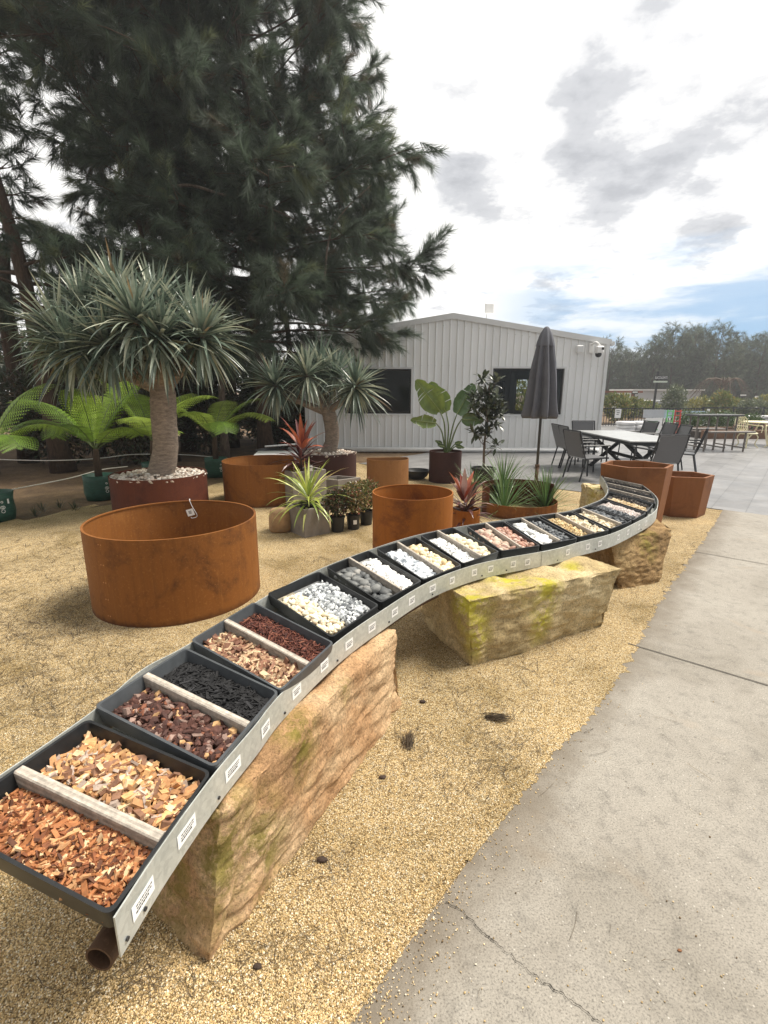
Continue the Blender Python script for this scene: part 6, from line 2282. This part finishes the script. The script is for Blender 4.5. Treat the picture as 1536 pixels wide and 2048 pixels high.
# bagged products
MT['bag_white'] = plain('white plastic bags', (0.62, 0.62, 0.63), .4, 0, .25, 2.5)
MT['bag_dark'] = plain('printed dark bags', (0.09, 0.09, 0.10), .4, 0, .5, 3)


def sack(mb, c, s, rot, r):
    v = ICO2[0].copy()
    v = np.sign(v) * np.abs(v) ** .55
    v *= np.array(s) / 2 * (1 + r.normal(0, .03, (len(v), 1)))
    cr, sr = math.cos(rot), math.sin(rot)
    v = np.stack([v[:, 0] * cr - v[:, 1] * sr, v[:, 0] * sr + v[:, 1] * cr, v[:, 2]], 1) + np.array(c)
    mb.add(v, ICO2[1])


br_ = np.random.default_rng(44)
sk = None
for (cx, cy, cols_, rows_, lb) in [(9.05, 18.6, 2, 4, 'stacked on the left pile behind the patio table'), (13.95, 20.6, 5, 5, 'in the long white stack on the right')]:
    for i in range(cols_):
        for j in range(rows_):
            mb = MB()
            sack(mb, (cx + i * .66 + br_.normal(0, .03), cy + br_.normal(0, .03), .085 + j * .135), (.66, .48, .155), br_.normal(0, .06), br_)
            o = mb.build('product_bag', 'bag_white', smooth=True)
            pos_ = ['bottom', 'second', 'third', 'top'][j] if cols_ == 2 else ['bottom', 'second', 'middle', 'fourth', 'top'][j]
            if cols_ == 2:
                tag(o, f'white plastic product bag, {pos_} layer of the {["left", "right"][i]} pile behind the patio table', 'bag', 'product bags piled beyond the patio table')
            else:
                tag(o, f'white plastic product bag, {pos_} layer, {["first", "second", "middle", "fourth", "last"][i]} column of the long white stack on the right', 'bag', 'product bags in the long white stack')
# timber edged beds and bushes
MT['sleeper'] = plain('brown sleepers', (0.16, 0.085, 0.05), .85, 0, .3, 6, .3, 30, (.3, 1, 1))
gb = thing('raised_bed', 'raised bed edged with brown sleepers behind the bar set', 'garden bed', (14.0, 18.0, 0))
MB().box((14.2, 17.6, .16), (5.8, .12, .32), bev=.01).build('front_sleeper', 'sleeper', gb)
MB().box((14.2, 19.2, .16), (5.8, .12, .32), bev=.01).build('back_sleeper', 'sleeper', gb)
MB().box((14.2, 18.4, .12), (5.7, 1.46, .22)).build('bed_soil', 'soil', gb)
BSH = [(3, (0.065, 0.115, 0.035)), (2, (0.095, 0.15, 0.05)), (1, (0.14, 0.18, 0.07))]
for k, (px, Y, rx, h, lb) in enumerate([(1374, 19.6, .42, .75, 'round green bush right of the red frame'), (1408, 19.8, .42, .72, 'round green bush second from the red frame'), (1445, 20.0, .50, .72, 'dark round bush in front of the long white stack'), (1499, 19.0, .46, .66, 'round bush behind the ornate cream chair')]):
    p = atY(px, 860, Y)
    bush(lb, (p.x, Y, 0), rx, rx, h + .15, 1500, .05, .09, BSH, 110 + k, group='round bushes in the yard', stems=6)
PNK = [(2, (.40, .14, .18)), (3, (.07, .12, .05))]
for k, px in enumerate((1478, 1497, 1518)):
    p = atY(px, 866, 17.9 + .2 * k)
    bush(['pink flowering plant in the raised bed left of the cream chair', 'pink flowering plant in the raised bed behind the cream chair', 'pink flowering plant in the raised bed right of the cream chair'][k], (p.x, 17.9 + .2 * k, .2), .24, .2, .34, 450, .035, .06, PNK, 120 + k, name='flowering_plant', cat='flowers', stems=4)
# sign posts
def sign_post(label, px, py, w_px, h_px, Y, text=None, post_px=None, top='dark_metal', second=False):
    a, b_ = atY(px - w_px / 2, py + h_px / 2, Y), atY(px + w_px / 2, py - h_px / 2, Y)
    root = thing('sign_post', label, 'sign', ((a.x + b_.x) / 2, Y, 0), 0, 'aisle signs in the yard')
    cx = (a.x + b_.x) / 2
    w_, h_ = b_.x - a.x, b_.z - a.z
    MB().tube([(cx - .18 if text else cx, Y + .06, 0), (cx - .18 if text else cx, Y + .06, b_.z + (.25 if text else .02))], .07 if text else .04, 8).build('post', 'dark_metal', root)
    MB().box((cx, Y, (a.z + b_.z) / 2), (w_, .04, h_)).build('board', top, root)
    if text:
        cu = bpy.data.curves.new('lettering', 'FONT')
        cu.body = text
        cu.size = h_ * .95
        cu.align_x, cu.align_y = 'CENTER', 'CENTER'
        cu.extrude = .004
        tmp = bpy.data.objects.new('lettering_curve', cu)
        scene.collection.objects.link(tmp)
        bpy.context.view_layer.update()
        me = bpy.data.meshes.new_from_object(tmp.evaluated_get(bpy.context.evaluated_depsgraph_get()))
        wd = tmp.dimensions.x
        bpy.data.objects.remove(tmp)
        bpy.data.curves.remove(cu)
        me.materials.clear()
        me.materials.append(MT['white'])
        to = bpy.data.objects.new('lettering', me)
        scene.collection.objects.link(to)
        to.parent = root
        to.location = (0, -.028, (a.z + b_.z) / 2)
        to.rotation_euler = (R(90), 0, 0)
        to.scale = (w_ * .92 / max(wd, .01), 1, 1)
        MB().box((cx, Y, a.z - h_ * .55), (w_ * 1.02, .04, h_ * .42)).build('lower_board', 'pale_green', root)
    else:
        MB().box((cx, Y - .022, (a.z + b_.z) / 2 + h_ * .1), (w_ * .86, .01, h_ * .5)).build('face', 'white', root)
    return root


MT['pale_green'] = plain('pale green board', (.62, .68, .58), .5, 0, .04)
sign_post('black sign with white lettering SUCCULENTS on a tall post', 1322, 755.5, 28, 7.5, 30.0, 'SUCCULENTS')
sign_post('small white sign on a dark post left of the succulents sign', 1270, 785, 12, 6, 34.0)
sign_post('small white sign on a post right of the bare tree', 1486, 791, 15, 6, 36.0)
sign_post('small white sign on a post nearest to the right edge of the photo', 1514, 794, 12, 6, 38.0)
# low roofs
MT['roof_tile'] = plain('brown tiles', (.22, .10, .07), .8, 0, .2)
pg = thing('pergola', 'low shelter with a reddish brown roof just right of the shed', 'shelter', (17.0, 36.0, 0))
a = atY(1222, 800, 36)
MB().box((a.x, 36, 1.65), (3.4, 2.0, .14)).build('roof', 'roof_tile', pg)
for dx in (-1.5, 1.5):
    MB().box((a.x + dx, 36, .8), (.14, .14, 1.56)).build('post', 'roof_tile', pg)
MB().box((a.x + 2.4, 35, 1.05), (5.0, 1.6, .07)).build('awning', 'trim', pg)
fs_ = thing('far_shed', 'low grey shed far behind the succulents sign', 'shed', (20.0, 44.0, 0))
a = atY(1306, 810, 44)
MB().box((a.x, 44, .9), (5.6, 4, 1.7)).build('walls', 'pale_panel', fs_)
MB().box((a.x, 44, 1.82), (6.0, 4.4, .10)).build('roof', 'clad', fs_)
# small bright trees and shrubs beyond the fence
YGR = [(3, (0.16, 0.19, 0.05)), (2, (0.24, 0.24, 0.07)), (2, (0.11, 0.14, 0.045)), (1, (0.30, 0.22, 0.06))]
for k, (px, Y, rx, h, lb) in enumerate([(1232, 27, .7, 1.6, 'yellow green shrub beyond the picket fence beside the shed'), (1260, 30, .5, 1.3, 'narrow pale shrub left of the low grey shed'), (1345, 30, .62, 2.0, 'pointed yellow green conifer right of the succulents sign'),
                                        (1400, 33, .9, 1.3, 'olive green shrub below the bare tree'), (1440, 31, .7, 1.7, 'yellow green shrub right of the bare tree'), (1470, 34, .7, 1.2, 'grey green shrub below the small right signs'),
                                        (1506, 31, .8, 1.2, 'golden shrub near the right edge'), (1534, 33, .9, 1.5, 'golden brown shrub on the right edge'), (1285, 33, 1.0, 1.1, 'low grey green shrub in front of the low grey shed'), (1375, 36, .8, .9, 'dull green shrub behind the glossy banner')]):
    p = atY(px, 820, Y)
    bush(lb, (p.x, Y, 0), rx, rx, h, 1300, .10, .2, [YGR, YGR, [(2, (.12, .15, .09)), (2, (.18, .20, .12))], [(2, (.30, .27, .07)), (2, (.18, .19, .06))]][k % 4], 130 + k, group='shrubs beyond the fence', stems=5)
# bare leaning tree
bt = thing('bare_tree', 'leaning bare tree with drooping grey twigs in front of the far tree line', 'tree', (atY(1420, 830, 40).x, 40, 0))
mb = MB()
r_ = np.random.default_rng(66)
b0 = np.array(atY(1425, 830, 40)[:])
b0[2] = 0
tp0 = np.array(atY(1448, 764, 40)[:])
mb.tube(spline([b0, b0 * .5 + tp0 * .5 + (0.2, 0, 0), tp0], 6), np.linspace(.11, .05, 13), 7)
mb.build('trunk', 'bark_pale', bt, smooth=True)
mb = MB()
for i in range(34):
    a = r_.uniform(0, 6.28)
    l = r_.uniform(1.0, 2.6)
    d = np.array((math.cos(a), math.sin(a) * .6, 0))
    mb.tube(spline([tp0 + (0, 0, r_.uniform(-.7, .1)), tp0 + d * l * .5 + (0, 0, .25), tp0 + d * l + (0, 0, -r_.uniform(.6, 2.0))], 4), np.linspace(.035, .012, 9), 4)
mb.build('twigs', 'bark_pale', bt, smooth=True)
# far tree line
FARC = [(3, (0.065, 0.088, 0.052)), (3, (0.09, 0.115, 0.07)), (1, (0.15, 0.17, 0.11)), (1, (0.05, 0.06, 0.04))]
GF = 'she-oaks in the far tree line'
FT = [(1222, 690, 62), (1246, 704, 64), (1268, 706, 60), (1290, 700, 66), (1310, 694, 60), (1332, 676, 64), (1354, 664, 60), (1378, 668, 66), (1396, 662, 60), (1418, 672, 64), (1444, 660, 58), (1466, 692, 64), (1486, 688, 60), (1508, 680, 64), (1530, 676, 58), (1556, 668, 62), (1584, 676, 60), (1200, 700, 66), (1176, 705, 62)]
FL = ['just right of the shed corner', 'second right of the shed corner', 'left of the gap above the low shed', 'above the low grey shed', 'left of the succulents sign', 'right above the succulents sign', 'left of the highest group', 'tallest of the middle group',
      'right beside the tallest of the middle group', 'right of the middle group', 'with the highest feathery tip', 'in the dip right of the highest tip', 'left of the small right signs', 'above the small right signs', 'at the right edge of the photo', 'beyond the right edge', 'farthest beyond the right edge', 'half hidden by the shed', 'almost hidden by the shed']
protos = []
for k in range(3):
    Hh = 8.6
    pr = sheoak('x', (0, 0, 0), Hh, .8, interp([.8, 2.5, 4.5, 6.5, 8, 8.6], [1.5, 2.1, 1.8, 1.2, .8, .25]), .13, 40, 5.5, 26, .75, .55, .030, 200 + k, (.3, 0), GF, FARC, name='far_she_oak', rise=.8, tw=1.3)
    protos.append(pr)
for k, (px, py, Y) in enumerate(FT):
    p = atY(px, py, Y)
    src = protos[k % 3]
    o = src if k < 3 else copy_tree(src)
    o.location = (p.x, Y, 0)
    s_ = p.z / 8.75
    o.scale = (s_ * (.95 + .2 * ((k * 7) % 5) / 5), s_, s_)
    o.rotation_euler = (0, 0, k * 1.7)
    o['label'] = 'feathery far she-oak ' + FL[k]
# tree mass behind them
r_ = np.random.default_rng(77)
mb = MB()
npl = 2600
C = np.stack([r_.uniform(24, 66, npl), r_.uniform(70, 76, npl), r_.uniform(.3, 5.2, npl)], 1)
A = r_.normal(0, .5, (npl, 3)) + np.array((0, 0, .7))
A /= np.linalg.norm(A, axis=1)[:, None]
needles(mb, C, A, 1.2, 40, .8, .07, r_, FARC)
tag(mb.build('distant_woodland', 'needle'), 'dense distant woodland closing the gaps behind the far she-oaks', None, None, 'stuff')

# yellow green shrub seen through the shed's back window
bush('yellow green shrub outside the back window of the shed', (5.15, 20.0, 0), .8, .5, 2.6, 900, .10, .2, [(2, (.35, .33, .08)), (2, (.22, .26, .07))], 150, stems=5)

# ================================================================== AIR
HAZE = 0.0017
hz = MB()
hz.box((8, 46, 13), (150, 112, 28.2))
ho = hz.build('haze', plain('air', (1, 1, 1)))
hm_ = bpy.data.materials.new('haze')
hm_.use_nodes = True
hm_.node_tree.nodes.remove(hm_.node_tree.nodes['Principled BSDF'])
pv_ = hm_.node_tree.nodes.new('ShaderNodeVolumePrincipled')
pv_.inputs['Color'].default_value = (0.93, 0.96, 1.0, 1)
pv_.inputs['Density'].default_value = HAZE
pv_.inputs['Anisotropy'].default_value = 0.35
hm_.node_tree.links.new(pv_.outputs[0], hm_.node_tree.nodes['Material Output'].inputs['Volume'])
ho.data.materials.clear()
ho.data.materials.append(hm_)
tag(ho, None, None, None, 'stuff')
